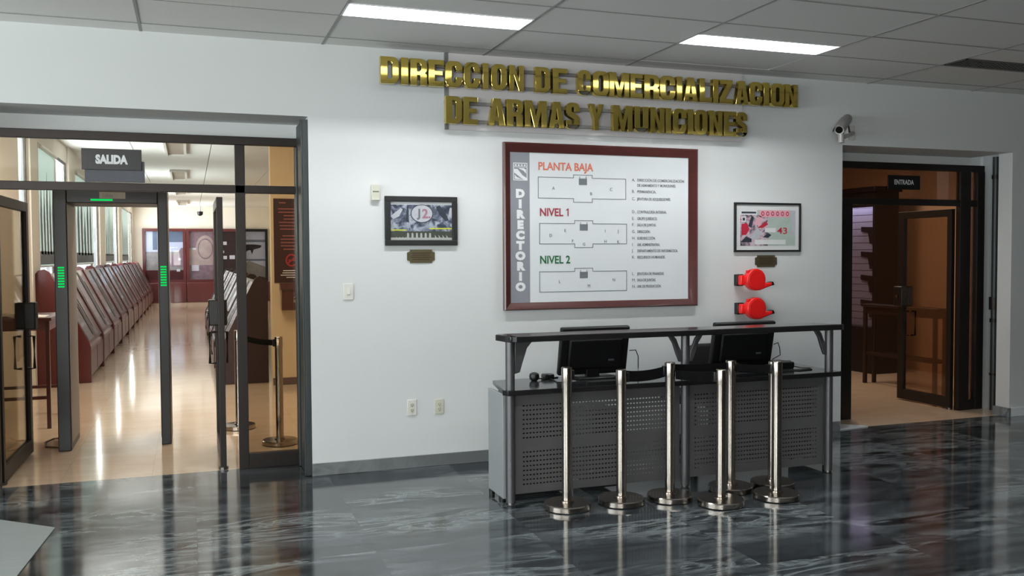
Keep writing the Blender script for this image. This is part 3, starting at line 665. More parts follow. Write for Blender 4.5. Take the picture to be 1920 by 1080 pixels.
for i in range(6): xx = x0+0.125+i*0.034; m.mat(4).xz([(xx, z0), (xx+0.018, z0), (xx+0.016, z0+0.05), (xx+0.008, z0+0.055), (xx+0.002, z0+0.05)], L2, y)
for i in range(4):
    xx = x0+0.02+i*0.024; m.mat(4).xz([(xx, z0), (xx+0.02, z0), (xx+0.03, z0+0.026)], L2, y)
    xx = x1-0.13+i*0.03; m.mat(4).xz([(xx, z0), (xx+0.024, z0), (xx-0.006, z0+0.04)], L2, y)
m.mat(2).xz([(0.727+0.088*math.cos(a*PI/16), 1.929+0.07*math.sin(a*PI/16)) for a in range(32)], L1-0.0002, y)
m.mat(1).xz([(0.727+0.081*math.cos(a*PI/16), 1.929+0.064*math.sin(a*PI/16)) for a in range(32)], L2, y)
m.mat(6).text('J', 0.085, 0.696, L3, 1.905, off=0.003).mat(9).text('2.', 0.095, 0.728, L3, 1.897, off=0.003)
m.build('photo_print', ['photo_grey', 'photo_pale', 'photo_dark', 'photo_yellow', 'photo_stone', 'photo_olive', 'ink_grey', 'ink_pink', 'board_white', 'ink_mauve'], t, smooth=False, recalc=False)

t = thing('framed_picture', (3.815, 0, 1.63), 'thin black framed lottery ticket print with red number 43', 'picture')
m = MB(); picture_frame(m, 3.474, 4.154, 1.628, 2.055, 0.018, -0.022); m.build('picture_frame', 'black_matte', t, smooth=False, bevel=0.003)
m = B(3.488, 4.140, -0.01, -0.004, 1.642, 2.041); x0, x1, z0, z1 = 3.535, 4.10, 1.682, 1.992; y = -0.010; L1 = y-0.001; L2 = y-0.0016; L3 = y-0.0022
m.mat(3).box(x0, x1, y-0.0006, y, z0, z1)
def rel(a, b, c, d2, k, yy): m.mat(k).box(x0+(x1-x0)*a, x0+(x1-x0)*b, yy, y, z0+(z1-z0)*c, z0+(z1-z0)*d2)
rel(0, .5, 0, .86, 2, L1); rel(.0, .3, .86, 1, 0, L2); rel(.02, .28, .90, .95, 4, L3); rel(.34, .9, .80, 1, 1, L2); rel(.5, .93, .22, .78, 3, L1); rel(.93, 1, .3, 1, 6, L1)
rel(.02, .10, .66, .82, 0, L2); rel(.04, .08, .70, .78, 4, L3); rel(.44, .64, .38, .50, 0, L2); rel(.26, .82, .04, .17, 0, L2)
for pts, k in (([(.02, .3), (.02, .6), (.12, .64), (.16, .45), (.1, .3)], 5), ([(.14, .55), (.2, .85), (.24, .8), (.2, .5)], 4), ([(.24, .6), (.34, .86), (.4, .8), (.36, .55)], 1), ([(.3, .5), (.46, .68), (.5, .6), (.4, .5)], 5), ([(.15, .2), (.3, .5), (.4, .35), (.3, .18)], 6), ([(0, .1), (.1, .26), (.2, .2), (.2, .1)], 4), ([(.4, .24), (.5, .36), (.56, .3), (.5, .22)], 4)):
    m.mat(k).xz([(x0+(x1-x0)*a, z0+(z1-z0)*b) for a, b in pts], L2, y)
for i in range(6):
    cx = x0+(x1-x0)*(.40+.09*i); cz = z0+(z1-z0)*.9
    for rr, k, yy in ((0.02, 5, L3), (0.011, 1, L3-0.0004)): m.mat(k).xz([(cx+rr*0.8*math.cos(a*PI/8), cz+rr*math.sin(a*PI/8)) for a in range(16)], yy, y)
m.mat(5).text('43', 0.078, 3.965, L3, 1.787, 'CENTER', off=0.0006, xs=1.4)
m.build('ticket_print', ['print_mat', 'ink_pink', 'print_mix', 'print_green', 'photo_dark', 'ink_crimson', 'photo_pale'], t, smooth=False, recalc=False)

def plaque(x0, x1, z0, z1, label):
    n = 0.022; pts = [(x0+n, z0), (x1-n, z0), (x1-n, z0+n*0.6), (x1, z0+n), (x1, z1-n), (x1-n, z1-n*0.6), (x1-n, z1), (x0+n, z1), (x0+n, z1-n*0.6), (x0, z1-n), (x0, z0+n), (x0+n, z0+n*0.6)]
    t = thing('brass_plaque', ((x0+x1)/2, 0, z0), label, 'plaque', 'brass plaques under pictures')
    MB().xz(pts, -0.006, 0).build('plate', 'brass_dull', t, smooth=False)
    m = MB()
    for i in range(4):
        zz = z1-0.028-i*0.016; w = (x1-x0)*(0.32 if i % 2 else 0.36); m.box((x0+x1)/2-w, (x0+x1)/2+w, -0.0066, -0.006, zz, zz+0.004)
    m.build('engraving', 'mahogany_dark', t, smooth=False)
plaque(0.612, 0.827, 1.556, 1.658, 'brass plaque with notched corners below the black framed oval picture')
plaque(3.690, 3.914, 1.497, 1.600, 'brass plaque with notched corners below the lottery ticket picture')

t = thing('thermostat', (0.375, 0, 2.02), 'cream wall box with a dark slot left of the oval picture', 'wall box')
B(0.343, 0.407, -0.03, 0, 2.022, 2.140).build('body', 'cream_plastic', t, bevel=0.006)
B(0.352, 0.398, -0.032, -0.029, 2.083, 2.092).build('slot', 'socket_dark', t)
B(0.346, 0.404, -0.034, -0.029, 2.024, 2.034).build('lower_lip', 'cream_plastic', t, bevel=0.002)
t = thing('light_switch', (0.168, 0, 1.288), 'white light switch plate on the wall below the thermostat', 'switch')
B(0.130, 0.206, -0.009, 0, 1.288, 1.410).build('plate', 'white_plastic', t, bevel=0.004)
m = MB().prism([(0.158, -0.008, 1.325), (0.158, -0.016, 1.33), (0.158, -0.011, 1.375), (0.158, -0.008, 1.375)], (0.022, 0, 0)); m.build('rocker', 'white_plastic', t, smooth=False)
def outlet(x0, x1, z0, z1, label, m1):
    t = thing('wall_outlet', ((x0+x1)/2, 0, z0), label, 'outlet')
    B(x0, x1, -0.008, 0, z0, z1).build('plate', m1, t, bevel=0.003)
    cx = (x0+x1)/2
    for zz in (z0+(z1-z0)*0.33, z0+(z1-z0)*0.67):
        s = MB().lathe((cx, -0.011, zz), [(0.016, 0), (0.016, 0.004)], 20, 'Y').build('socket', 'cream_plastic', t)
        MB().box(cx-0.008, cx-0.005, -0.0125, -0.010, zz-0.004, zz+0.008).box(cx+0.005, cx+0.008, -0.0125, -0.010, zz-0.004, zz+0.008).box(cx-0.003, cx+0.003, -0.0125, -0.010, zz-0.012, zz-0.006).build('slots', 'socket_dark', s, smooth=False)
outlet(0.603, 0.674, 0.400, 0.520, 'white double power outlet low on the wall nearer the left doorway', 'white_plastic')
outlet(0.816, 0.887, 0.398, 0.512, 'cream double power outlet low on the wall nearer the reception desk', 'cream_plastic')

def dispenser(cx, cz, label):
    t = thing('ticket_dispenser', (cx, 0, cz-0.09), label, 'ticket dispenser', 'red ticket dispensers')
    B(cx-0.128, cx-0.06, -0.05, 0, cz-0.055, cz+0.045).build('wall_bracket', 'black_plastic', t, bevel=0.006)
    B(cx-0.118, cx-0.05, -0.10, -0.045, cz-0.047, cz+0.037).build('bracket_cover', 'red_plastic', t, bevel=0.008)
    R = 0.093
    pts = [(cx+R*math.cos(a), cz+R*math.sin(a)) for a in [math.radians(v) for v in range(-20, 271, 10)]]
    pts += [(cx+0.04, cz-R+0.002), (cx+0.10, cz-0.070), (cx+0.158, cz-0.052), (cx+0.158, cz-0.022), (cx+0.11, cz-0.030)]
    MB().xz(pts, -0.155, -0.085).build('body', 'red_plastic', t, bevel=0.012, seg=3)
    MB().xz([(cx+0.12, cz-0.062), (cx+0.185, cz-0.048), (cx+0.172, cz-0.018), (cx+0.135, cz-0.024)], -0.148, -0.095).build('ticket_slot', 'black_plastic', t, bevel=0.004)
    MB().cyl((cx, -0.154, cz), (cx, -0.157, cz), 0.078, 0.076, 36).build('side_disc', 'red_plastic', t)
    MB().box(cx-0.075, cx-0.055, -0.14, -0.10, cz+0.065, cz+0.08).build('latch', 'red_plastic', t)
dispenser(3.605, 1.393, 'upper red snail-shaped ticket dispenser under the lottery picture')
dispenser(3.610, 1.148, 'lower red snail-shaped ticket dispenser just above the desk')

# security camera on the wall
t = thing('security_camera', (4.69, 0, 2.63), 'grey bullet security camera on wall bracket beside the right doorway', 'camera')
MB().box(4.655, 4.735, -0.012, 0, 2.63, 2.76).build('wall_plate', 'camera_white', t, bevel=0.004)
a = Vector((4.69, -0.012, 2.685)); b = Vector((4.37, -0.27, 2.615))
MB().tube([a, a+Vector((-0.02, -0.05, 0)), b+Vector((0.08, 0.05, 0.01)), b], 0.018, 10).build('arm', 'camera_white', t)
MB().cyl(b+Vector((0, 0, -0.05)), b+Vector((0, 0, 0.035)), 0.026).build('pivot', 'camera_grey', t)
MB().cyl(b+Vector((0.0, 0.0, 0.03)), b+Vector((0.05, 0.05, 0.10)), 0.014).build('swivel', 'camera_grey', t)
p0 = Vector((4.335, -0.29, 2.672)); p1 = Vector((4.60, -0.07, 2.808)); dr = (p1-p0).normalized()
MB().cyl(p0, p1, 0.043, 0.043, 24).build('housing', 'camera_grey', t)
q = dr.to_track_quat('Z', 'Y').to_matrix().to_4x4(); q.translation = p0
m = MB(); n = 10
vs = []
for zz in (-0.06, 0.27):
    for i in range(n+1):
        aa = -0.2+(PI+0.4)*i/n; v = Vector((0.051*math.cos(aa), 0.051*math.sin(aa), zz)); vs.append(v)
    for i in range(n+1):
        aa = -0.2+(PI+0.4)*(n-i)/n; v = Vector((0.047*math.cos(aa), 0.047*math.sin(aa), zz)); vs.append(v)
k = 2*(n+1); up = q.to_3x3().inverted() @ Vector((0, 0, 1)); rot = Matrix.Rotation(math.atan2(up.y, up.x)-PI/2, 4, 'Z')
m.add(vs, [tuple(range(k))[::-1], tuple(range(k, 2*k))]+[(i, (i+1) % k, k+(i+1) % k, k+i) for i in range(k)], q @ rot)
m.build('sun_shield', 'camera_grey', t)
MB().cyl(p0-dr*0.004, p0+dr*0.006, 0.040, 0.040, 24).build('front_ring', 'camera_white', t)
MB().cyl(p0-dr*0.008, p0+dr*0.004, 0.030, 0.030, 24).build('lens', 'camera_lens', t)
MB().tube([p1, p1+Vector((0.03, 0.02, -0.05)), (4.66, -0.03, 2.70), (4.69, -0.012, 2.70)], 0.007).build('cable', 'black_plastic', t)

# ------------------------------------------------------------------ signs on the glass
t = thing('exit_sign', (-1.44, 0.38, 2.17), 'black SALIDA sign on the transom of the left doorway', 'sign')
B(-1.640, -1.246, 0.365, 0.380, 2.235, 2.384).build('plate', 'black_plastic', t, bevel=0.002)
MB().text('SALIDA', 0.082, -1.446, 0.3645, 2.281, 'CENTER', off=0.005, xs=0.76).build('lettering', 'ink_white', t, smooth=False, recalc=False)
B(-1.622, -1.228, 0.38, 0.402, 2.150, 2.30).build('rear_plate', 'sign_grey', t, bevel=0.002)
t = thing('entrance_sign', (5.72, 0.44, 2.24), 'small black ENTRADA sign on the transom of the right doorway', 'sign')
B(5.522, 5.918, 0.440, 0.452, 2.240, 2.378).build('plate', 'black_plastic', t, bevel=0.002)
MB().text('ENTRADA', 0.066, 5.716, 0.4395, 2.288, 'CENTER', off=0.001, xs=0.80).build('lettering', 'ink_white', t, smooth=False, recalc=False)

# ------------------------------------------------------------------ reception desk
t = thing('reception_desk', (2.25, -1.0, 0), 'dark two-level reception desk with perforated metal front below the directory', 'desk')
MB().xy([(0.955, -1.10), (0.93, -1.17), (0.965, -1.33), (3.515, -1.35), (3.515, -1.31), (3.44, -1.10)], 1.066, 1.097).build('counter_top', 'desk_top', t, bevel=0.006)
MB().xy([(0.945, -1.29), (1.0, -1.352), (3.49, -1.362), (3.535, -1.33), (3.515, -1.31), (3.515, -1.345), (0.975, -1.328), (0.935, -1.16), (0.92, -1.165)], 1.060, 1.099).build('counter_edge', 'desk_edge', t, bevel=0.004)
MB().xy([(1.03, -0.77), (0.945, -1.24), (0.965, -1.285), (3.54, -1.285), (3.565, -1.25), (3.565, -0.70)], 0.716, 0.746).build('worktop', 'desk_top', t, bevel=0.006)
MB().xy([(0.940, -1.24), (0.96, -1.294), (3.545, -1.294), (3.572, -1.25), (3.565, -1.25), (3.54, -1.286), (0.965, -1.286), (0.946, -1.24)], 0.714, 0.748).build('worktop_edge', 'desk_edge', t, bevel=0.003)
for x in (1.0, 2.285, 3.49):
    MB().cyl((x, -1.222, 0.012), (x, -1.222, 1.066), 0.030, 0.030, 24).build('post', 'desk_metal', t)
    MB().cyl((x, -1.222, 0), (x, -1.222, 0.014), 0.024, 0.022, 20).build('leveling_foot', 'steel_cap', t)
def bracket(x, s, solid):
    o = [(x+s*0.03, 1.066), (x+s*0.22, 1.066), (x+s*0.15, 1.05), (x+s*0.115, 1.01), (x+s*0.085, 0.92), (x+s*0.065, 0.855), (x+s*0.03, 0.845)]
    m = MB()
    if solid: m.xz(o, -1.232, -1.212)
    else:
        m.xz([(x+s*0.16, 1.066), (x+s*0.11, 1.066), (x+s*0.075, 1.03), (x+s*0.055, 0.98), (x+s*0.03, 0.935), (x+s*0.03, 0.87), (x+s*0.05, 0.87), (x+s*0.075, 0.93), (x+s*0.10, 1.0), (x+s*0.13, 1.045)], -1.235, -1.21)
    m.build('bracket', 'desk_metal', t, bevel=0.004)
bracket(1.0, 1, True); bracket(2.285, -1, False); bracket(2.285, 1, False); bracket(3.49, -1, False)
def perforated(x0, x1):
    m = MB(); y = -1.20; z0, z1 = 0.055, 0.714
    px, pz, hx, hz = 0.0236, 0.030, 0.0062, 0.0045
    nx = int((x1-x0-0.10)/px); sx = x0+(x1-x0-nx*px)/2
    def flat(a, b, c, d2): m.add([(a, y, c), (b, y, c), (b, y, d2), (a, y, d2)], [(0, 1, 2, 3)])
    blocks = [(0.405, 8), (0.10, 8)]
    bx1 = sx+nx*px
    flat(x0, sx, z0, z1); flat(bx1, x1, z0, z1)
    flat(sx, bx1, z0, blocks[1][0]); flat(sx, bx1, blocks[1][0]+8*pz, blocks[0][0]); flat(sx, bx1, blocks[0][0]+8*pz, z1)
    for bz, nz in blocks:
        for i in range(nx):
            for j in range(nz):
                a = sx+i*px; b = a+px; c = bz+j*pz; d2 = c+pz; ha = a+px/2-hx; hb = a+px/2+hx; hc = c+pz/2-hz; hd = c+pz/2+hz
                m.add([(a, y, c), (b, y, c), (b, y, d2), (a, y, d2), (ha, y, hc), (hb, y, hc), (hb, y, hd), (ha, y, hd)],
                      [(0, 1, 5, 4), (1, 2, 6, 5), (2, 3, 7, 6), (3, 0, 4, 7)])
    o = m.build('front_panel', 'perforated', t, smooth=False, recalc=False)
    sd = o.modifiers.new('thick', 'SOLIDIFY'); sd.thickness = 0.002
perforated(1.03, 2.255); perforated(2.315, 3.46)
B(0.958, 0.978, -1.195, -0.89, 0.03, 0.714).build('side_panel', 'desk_side', t, bevel=0.003)
B(3.51, 3.53, -1.195, -0.72, 0.03, 0.714).build('side_panel', 'desk_side', t, bevel=0.003)
for x, y in ((0.968, -1.15), (0.968, -0.93), (3.52, -1.15), (3.52, -0.75)): MB().cyl((x, y, 0), (x, y, 0.03), 0.02).build('glide', 'black_plastic', t)
m = B(1.06, 1.46, -1.14, -0.80, 0.03, 0.70); m.build('added_dark_block', 'desk_edge', t, bevel=0.003)  # dark blocks added under the desk to shut out the bright wall behind the holes
m = B(2.55, 3.40, -1.14, -1.10, 0.10, 0.70); m.build('added_dark_panel', 'desk_edge', t)
m = B(1.62, 1.80, -1.15, -0.80, 0.03, 0.56); m.build('added_dark_box', 'desk_edge', t)

# computers on the worktop, seen from behind
def monitor(x, y, zt, label, slab):
    t = thing('desk_monitor', (x, y, 0.747), label, 'monitor', 'monitors on the reception desk')
    w, h = 0.525, 0.345
    mt = Matrix.Translation((x, y+0.03, 0.772)) @ Matrix.Rotation(math.radians(12), 4, 'X')
    MB().add(*_rbox(-w/2, w/2, -0.022, 0.022, 0, h), mt).build('back_shell', 'monitor_black', t, bevel=0.012, seg=3)
    MB().box(-w/2+0.06, w/2-0.06, -0.045, -0.02, 0.05, h-0.08, mt).build('rear_housing', 'monitor_black', t, bevel=0.015, seg=3)
    MB().box(-w/2+0.012, w/2-0.012, 0.0222, 0.0235, 0.02, h-0.012, mt).build('screen', 'camera_lens', t, smooth=False)
    B(x-0.05, x+0.05, y+0.0, y+0.035, 0.755, 0.86).build('neck', 'black_plastic', t, bevel=0.004)
    B(x-0.15, x+0.15, y-0.10, y+0.11, 0.747, 0.760).build('stand_base', 'black_plastic', t, bevel=0.005)
    MB().box(0.10, 0.145, -0.0465, -0.045, 0.105, 0.118, mt).build('badge', 'sign_grey', t, smooth=False)
    return t
def _rbox(x0, x1, y0, y1, z0, z1):
    b = MB().box(x0, x1, y0, y1, z0, z1); return b.v, b.f
monitor(1.735, -0.90, 1.13, 'black flat monitor seen from behind on the left half of the reception desk', 0)
monitor(2.935, -0.93, 1.13, 'black flat monitor seen from behind on the right half of the reception desk', 1)
def black_box(name, x0, x1, y0, y1, h, label, cat):
    t = thing(name, ((x0+x1)/2, (y0+y1)/2, 0.746), label, cat)
    B(x0, x1, y0, y1, 0.746, 0.746+h).build('body', 'black_plastic', t, bevel=0.012, seg=3); return t
t = thing('webcam', (1.29, -0.90, 0.746), 'small round black webcam standing alone on the desk left of the monitor', 'webcam')
MB().lathe((1.29, -0.90, 0.746), [(0.018, 0), (0.032, 0.012), (0.036, 0.03), (0.032, 0.048), (0.015, 0.058)], 24).build('body', 'black_plastic', t)
MB().tube([(1.32, -0.89, 0.76), (1.38, -0.88, 0.752), (1.43, -0.84, 0.750), (1.50, -0.82, 0.750)], 0.004).build('cable', 'black_plastic', t)
t = black_box('power_adapter', 1.375, 1.46, -0.86, -0.80, 0.035, 'flat black power adapter on the desk next to the left monitor', 'adapter')
MB().tube([(1.42, -0.86, 0.752), (1.41, -0.98, 0.75), (1.40, -1.05, 0.75), (1.47, -1.10, 0.75), (1.60, -1.08, 0.75)], 0.004).build('cable', 'black_plastic', t)
t = black_box('desk_phone', 3.20, 3.36, -1.0, -0.82, 0.05, 'black desk phone beside the right monitor at the desk end', 'phone')
MB().tube([(3.20, -0.94, 0.785), (3.36, -0.94, 0.785)], 0.016).build('handset', 'black_plastic', t)
MB().tube([(3.36, -0.97, 0.76), (3.40, -1.02, 0.752), (3.46, -1.05, 0.75), (3.42, -1.12, 0.75), (3.30, -1.14, 0.75), (3.24, -1.10, 0.75)], 0.004).build('cord', 'black_plastic', t)
tag(MB().tube([(2.005, -0.93, 0.93), (2.06, -0.92, 0.93), (2.09, -0.90, 0.88), (2.10, -0.88, 0.80), (2.11, -0.86, 0.75), (2.02, -0.95, 0.75), (2.14, -1.05, 0.75), (2.05, -1.10, 0.75)], 0.0035).build('video_cable', 'black_plastic'), 'thin dark cable curving from the left monitor down to the desk', 'cable')
tag(MB().tube([(3.205, -0.95, 0.93), (3.25, -0.94, 0.94), (3.28, -0.92, 0.90), (3.30, -0.90, 0.84), (3.31, -0.80, 0.80), (3.30, -0.76, 0.75)], 0.0035).build('video_cable', 'black_plastic'), 'thin dark cable curving from the right monitor down behind the phone', 'cable')

# office chair between desk and wall
t = thing('office_chair', (2.93, -0.40, 0), 'black padded office chair behind the desk, mostly hidden by the right monitor', 'chair')
m = MB().xz(rrect(2.70, 0.50, 3.16, 0.905, 0.08, 0.08, 0.12, 0.12), -0.52, -0.45); m.build('backrest', 'fabric_black', t, bevel=0.02, seg=3)
MB().xy(rrect(2.70, -0.44, 3.16, -0.06, 0.08, 0.08, 0.08, 0.08), 0.42, 0.50).build('seat', 'fabric_black', t, bevel=0.02, seg=3)
MB().cyl((2.93, -0.27, 0.10), (2.93, -0.27, 0.42), 0.03).build('gas_lift', 'black_plastic', t)
B(2.90, 2.96, -0.53, -0.44, 0.40, 0.60).build('back_support', 'black_plastic', t, bevel=0.005)
for i in range(5):
    a = i*2*PI/5+0.3; c = Vector((2.93, -0.27, 0.09)); e = c+Vector((0.23*math.cos(a), 0.20*math.sin(a), -0.02))
    lg = MB().tube([c, e], 0.018).build('leg', 'black_plastic', t)
    MB().cyl(e+Vector((0, -0.012, -0.038)), e+Vector((0, 0.012, -0.038)), 0.032).build('caster', 'black_plastic', lg)

# ------------------------------------------------------------------ queue posts
def stanchion(x, y, label, group, head_ang, h=0.9):
    t = thing('queue_post', (x, y, 0), label, 'queue post', group)
    MB().lathe((x, y, 0), [(0.140, 0), (0.150, 0.006), (0.150, 0.034), (0.144, 0.040), (0.045, 0.043), (0.045, 0.052), (0.034, 0.054)], 48).build('base', 'steel', t)
    MB().cyl((x, y, 0.05), (x, y, h-0.012), 0.0325, 0.0325, 32).build('pole', 'steel', t)
    hd = MB().lathe((x, y, h-0.095), [(0.033, 0), (0.0345, 0.002), (0.0345, 0.086), (0.033, 0.092), (0.028, 0.095)], 32).build('belt_head', 'steel', t)
    c = Vector((math.cos(head_ang), math.sin(head_ang), 0))*0.040
    MB().box(x+c.x-0.014, x+c.x+0.014, y+c.y-0.014, y+c.y+0.014, h-0.085, h-0.022).build('belt_clip', 'black_plastic', hd, bevel=0.004)
    return t
GQ = 'steel queue posts in front of the desk'
A2 = (1.305, -1.435); B2 = (1.68, -1.45); C2 = (2.02, -1.48); D2 = (2.265, -1.705); E2 = (2.52, -1.425); F2 = (2.695, -1.695); G2 = (2.855, -1.43)
stanchion(*A2, 'steel queue post at the left end of the row before the desk', GQ, 0.2, 0.902)
stanchion(*B2, 'steel queue post, second from the left end of the row before the desk', GQ, 0, 0.872)
stanchion(*C2, 'steel queue post, third from the left end, with belts on both sides', GQ, PI, 0.906)
stanchion(*D2, 'steel queue post standing forward just right of the desk middle', GQ, 2.4, 0.874)
stanchion(*E2, 'steel queue post partly behind the forward post right of the desk middle', GQ, 0, 0.892)
stanchion(*F2, 'steel queue post at the right end nearest the viewer', GQ, 2.0, 0.905)
stanchion(*G2, 'steel queue post half hidden behind the rightmost front post', GQ, PI, 0.872)
def belt(p, q, za, zb, sag, label, h=0.05, group='black belts between the queue posts'):
    P = []; n = 16; d = Vector((q[0]-p[0], q[1]-p[1], 0)); l = d.length; d.normalize()
    for i in range(n+1):
        k = i/n; P.append(Vector((p[0], p[1], 0))+d*(0.037+(l-0.074)*k)+Vector((0, 0, za+(zb-za)*k-sag*4*k*(1-k))))
    return tag(MB().ribbon(P, h, 0.003).build('queue_belt', 'belt'), label, 'belt', group)
belt(B2, C2, 0.826, 0.846, 0.012, 'black belt between the second and third queue posts from the left', 0.07)
belt(C2, D2, 0.826, 0.825, 0.004, 'black belt from the third queue post to the forward post', 0.06)
belt(C2, E2, 0.866, 0.852, 0.006, 'black belt running behind from the third to the rear queue post', 0.05)
belt(E2, G2, 0.835, 0.82, 0.006, 'black belt between the two rear queue posts at right')
belt(E2, F2, 0.845, 0.855, 0.004, 'black belt from the rear post to the right end front post')

# grey sheet on the floor at the lower left corner
t = tag(MB().xy([(-2.33, -0.22), (-1.715, -0.755), (-1.775, -1.50), (-1.83, -2.2), (-2.6, -2.2)], 0.001, 0.006).build('floor_sheet', 'grey_sheet', smooth=False), 'grey sheet lying flat on the floor at the lower left corner', 'sheet')

# ------------------------------------------------------------------ walk-through metal detector
t = thing('metal_detector', (-1.54, 1.9, 0), 'black walk-through metal detector gate inside the left doorway', 'metal detector')
for x0, x1, nm in ((-1.985, -1.885, 'left'), (-1.183, -1.105, 'right')):
    p = B(x0, x1, 1.60, 2.20, 0.0, 2.20).build('side_panel', 'gate_black', t, bevel=0.006)
    inner = (x1, x1+0.004) if nm == 'left' else (x0-0.004, x0)
    B(inner[0], inner[1], 1.62, 2.18, 0.06, 2.05).build('inner_face', 'gate_grey', p, smooth=False)
    c = (x0+x1)/2
    lm = MB()
    for i in range(8): lm.box(c-0.024, c+0.024, 1.594, 1.6, 1.365+i*0.0225, 1.378+i*0.0225)
    lm.build('led_strip', 'led_green', p, smooth=False)
h = B(-1.885, -1.183, 1.60, 2.20, 2.065, 2.20).build('header', 'gate_black', t, bevel=0.006)
B(-1.70, -1.532, 1.594, 1.6, 2.085, 2.100).build('led_bar', 'led_green', h, smooth=False)
pl = B(-1.633, -1.432, 1.594, 1.6, 2.104, 2.158).build('name_plate', 'label_grey', h, smooth=False)
MB().text('Salida', 0.042, -1.57, 1.5935, 2.116, 'CENTER', xs=0.85).build('lettering', 'ink_grey', pl, smooth=False, recalc=False)
MB().tube([(-1.985, 1.85, 0.10), (-2.02, 1.95, 0.05), (-2.09, 2.18, 0.008), (-2.14, 2.04, 0.008), (-2.11, 1.82, 0.008), (-1.985, 1.74, 0.008)], 0.007).build('power_cord', 'cable_brown', t)['label'] = 'thin brown cord looping on the floor'

# side table by the exit
t = thing('side_table', (-2.46, 3.2, 0), 'narrow wooden side table between open door leaf and metal detector', 'table')
B(-2.78, -2.165, 2.74, 3.66, 1.02, 1.05).build('table_top', 'mahogany', t, bevel=0.004)
m = MB().box(-2.75, -2.19, 2.77, 2.79, 0.93, 1.02).box(-2.75, -2.19, 3.61, 3.63, 0.93, 1.02).box(-2.205, -2.185, 2.77, 3.63, 0.93, 1.02); m.build('apron', 'cherry_panel', t, smooth=False)
for x in (-2.745, -2.205):
    for y in (2.78, 3.60): B(x-0.018, x+0.018, y-0.018, y+0.018, 0, 1.02).build('leg', 'mahogany', t, bevel=0.003)
m = MB().box(-2.73, -2.22, 2.765, 2.795, 0.28, 0.31).box(-2.73, -2.22, 3.585, 3.615, 0.28, 0.31); m.build('stretcher', 'mahogany', t, smooth=False)
P = [(-2.62+0.05*i, 2.86, 1.056+0.035*math.sin(i*0.55)*(1 if i < 6 else 0.2)) for i in range(9)]
m = MB().add([p for p in P]+[(p[0], 3.18, p[2]) for p in P]+[(p[0], p[1], p[2]-0.003) for p in P]+[(p[0], 3.18, p[2]-0.003) for p in P],
             [(i, i+1, 9+i+1, 9+i) for i in range(8)]+[(18+i, 27+i, 27+i+1, 18+i+1) for i in range(8)]+[(i, 18+i, 19+i, i+1) for i in range(8)]+[(9+i, 10+i, 28+i, 27+i) for i in range(8)])
tag(m.build('paper_sheets', 'paper'), 'curling white papers lying on the side table by the exit', 'papers')

# ------------------------------------------------------------------ sloped display cases
def display_case(sx, xb, y, L, low=0.0, cm='cherry', label='', group=''):
    """sx=+1: back against the left wall; -1 mirrored. xb back line"""
    t = thing('display_case', (xb+sx*0.3, y+L/2, 0), label, 'display case', group)
    P = [(0.0, 0), (0.0, 1.41), (0.03, 1.45), (0.10, 1.465), (0.16, 1.43), (0.60, 0.53), (0.62, 0.46), (0.62, 0)]
    P = [(a, b-low if b > 0.4 else b) for a, b in P]
    X = lambda a: xb+sx*a
    for yy in (y, y+L-0.045):
        MB().prism([(X(a), yy, b) for a, b in P], (0, 0.045, 0)).build('end_panel', cm, t, bevel=0.004)
    Pi = [(0.0, 0.0), (0.0, 1.36-low), (0.12, 1.40-low), (0.575, 0.47-low), (0.60, 0.44-low), (0.60, 0.07), (0.55, 0.0)]
    MB().prism([(X(a), y+0.045, b) for a, b in Pi], (0, L-0.09, 0)).build('carcass', cm, t, smooth=False)
    # lower front panel in two lighter fields
    k = MB()
    for a, b in ((y+0.06, y+L/2-0.04), (y+L/2+0.04, y+L-0.06)): k.box(min(X(0.60), X(0.61)), max(X(0.60), X(0.61)), a, b, 0.09, 0.41-low)
    k.build('kick_panel', 'cherry_panel', t, smooth=False)
    # sloped display bed with long dark and pale mounts running down the slope
    A = Vector((X(0.14), 0, 1.405-low)); Bq = Vector((X(0.585), 0, 0.495-low)); nrm = Vector((sx*0.9, 0, 0.45)).normalized()
    m = MB()
    def strip(a, b, k0, k1, up, kk):
        p0 = A.lerp(Bq, k0); p1 = A.lerp(Bq, k1)
        m.mat(kk).prism([(p0.x, a, p0.z), (p1.x, a, p1.z), (p1.x+nrm.x*up, a, p1.z+nrm.z*up), (p0.x+nrm.x*up, a, p0.z+nrm.z*up)], (0, b-a, 0))
    strip(y+0.05, y+L-0.05, 0.0, 1.0, 0.012, 0)
    strip(y+L*0.10, y+L*0.40, 0.03, 0.97, 0.018, 1); strip(y+L*0.44, y+L*0.50, 0.03, 0.93, 0.02, 2)
    strip(y+L*0.56, y+L*0.76, 0.03, 0.97, 0.018, 1); strip(y+L*0.62, y+L*0.66, 0.2, 0.85, 0.022, 2)
    m.build('display_bed', [cm, 'rifle_pale', 'gun_black'], t, smooth=False)
    return t
LN = 1.9; ny = 11
c0 = display_case(1, -2.765, 6.05, LN, 0, 'cherry', '', 'sloped display cases along the window side')
NTH = ['first', 'second', 'third', 'fourth', 'fifth', 'sixth', 'seventh', 'eighth', 'ninth', 'tenth', 'eleventh', 'twelfth', 'thirteenth', 'fourteenth']
for i in range(ny):
    c = c0 if i == 0 else copy_tree(c0)
    c.location.y += i*1.945
    c['label'] = 'sloped dark red display case under the windows, %s from the exit' % NTH[i]
    for kk in ('kind',):
        pass
c1 = display_case(-1, 0.0, 5.22, LN, 0.10, 'cherry_dark', '', 'sloped display cases on the right of the gallery')
for i in range(5):
    c = c1 if i == 0 else copy_tree(c1)
    c.location.y += i*1.945
    c['label'] = 'sloped dark display case on the right side of the gallery, %s from the exit' % NTH[i]

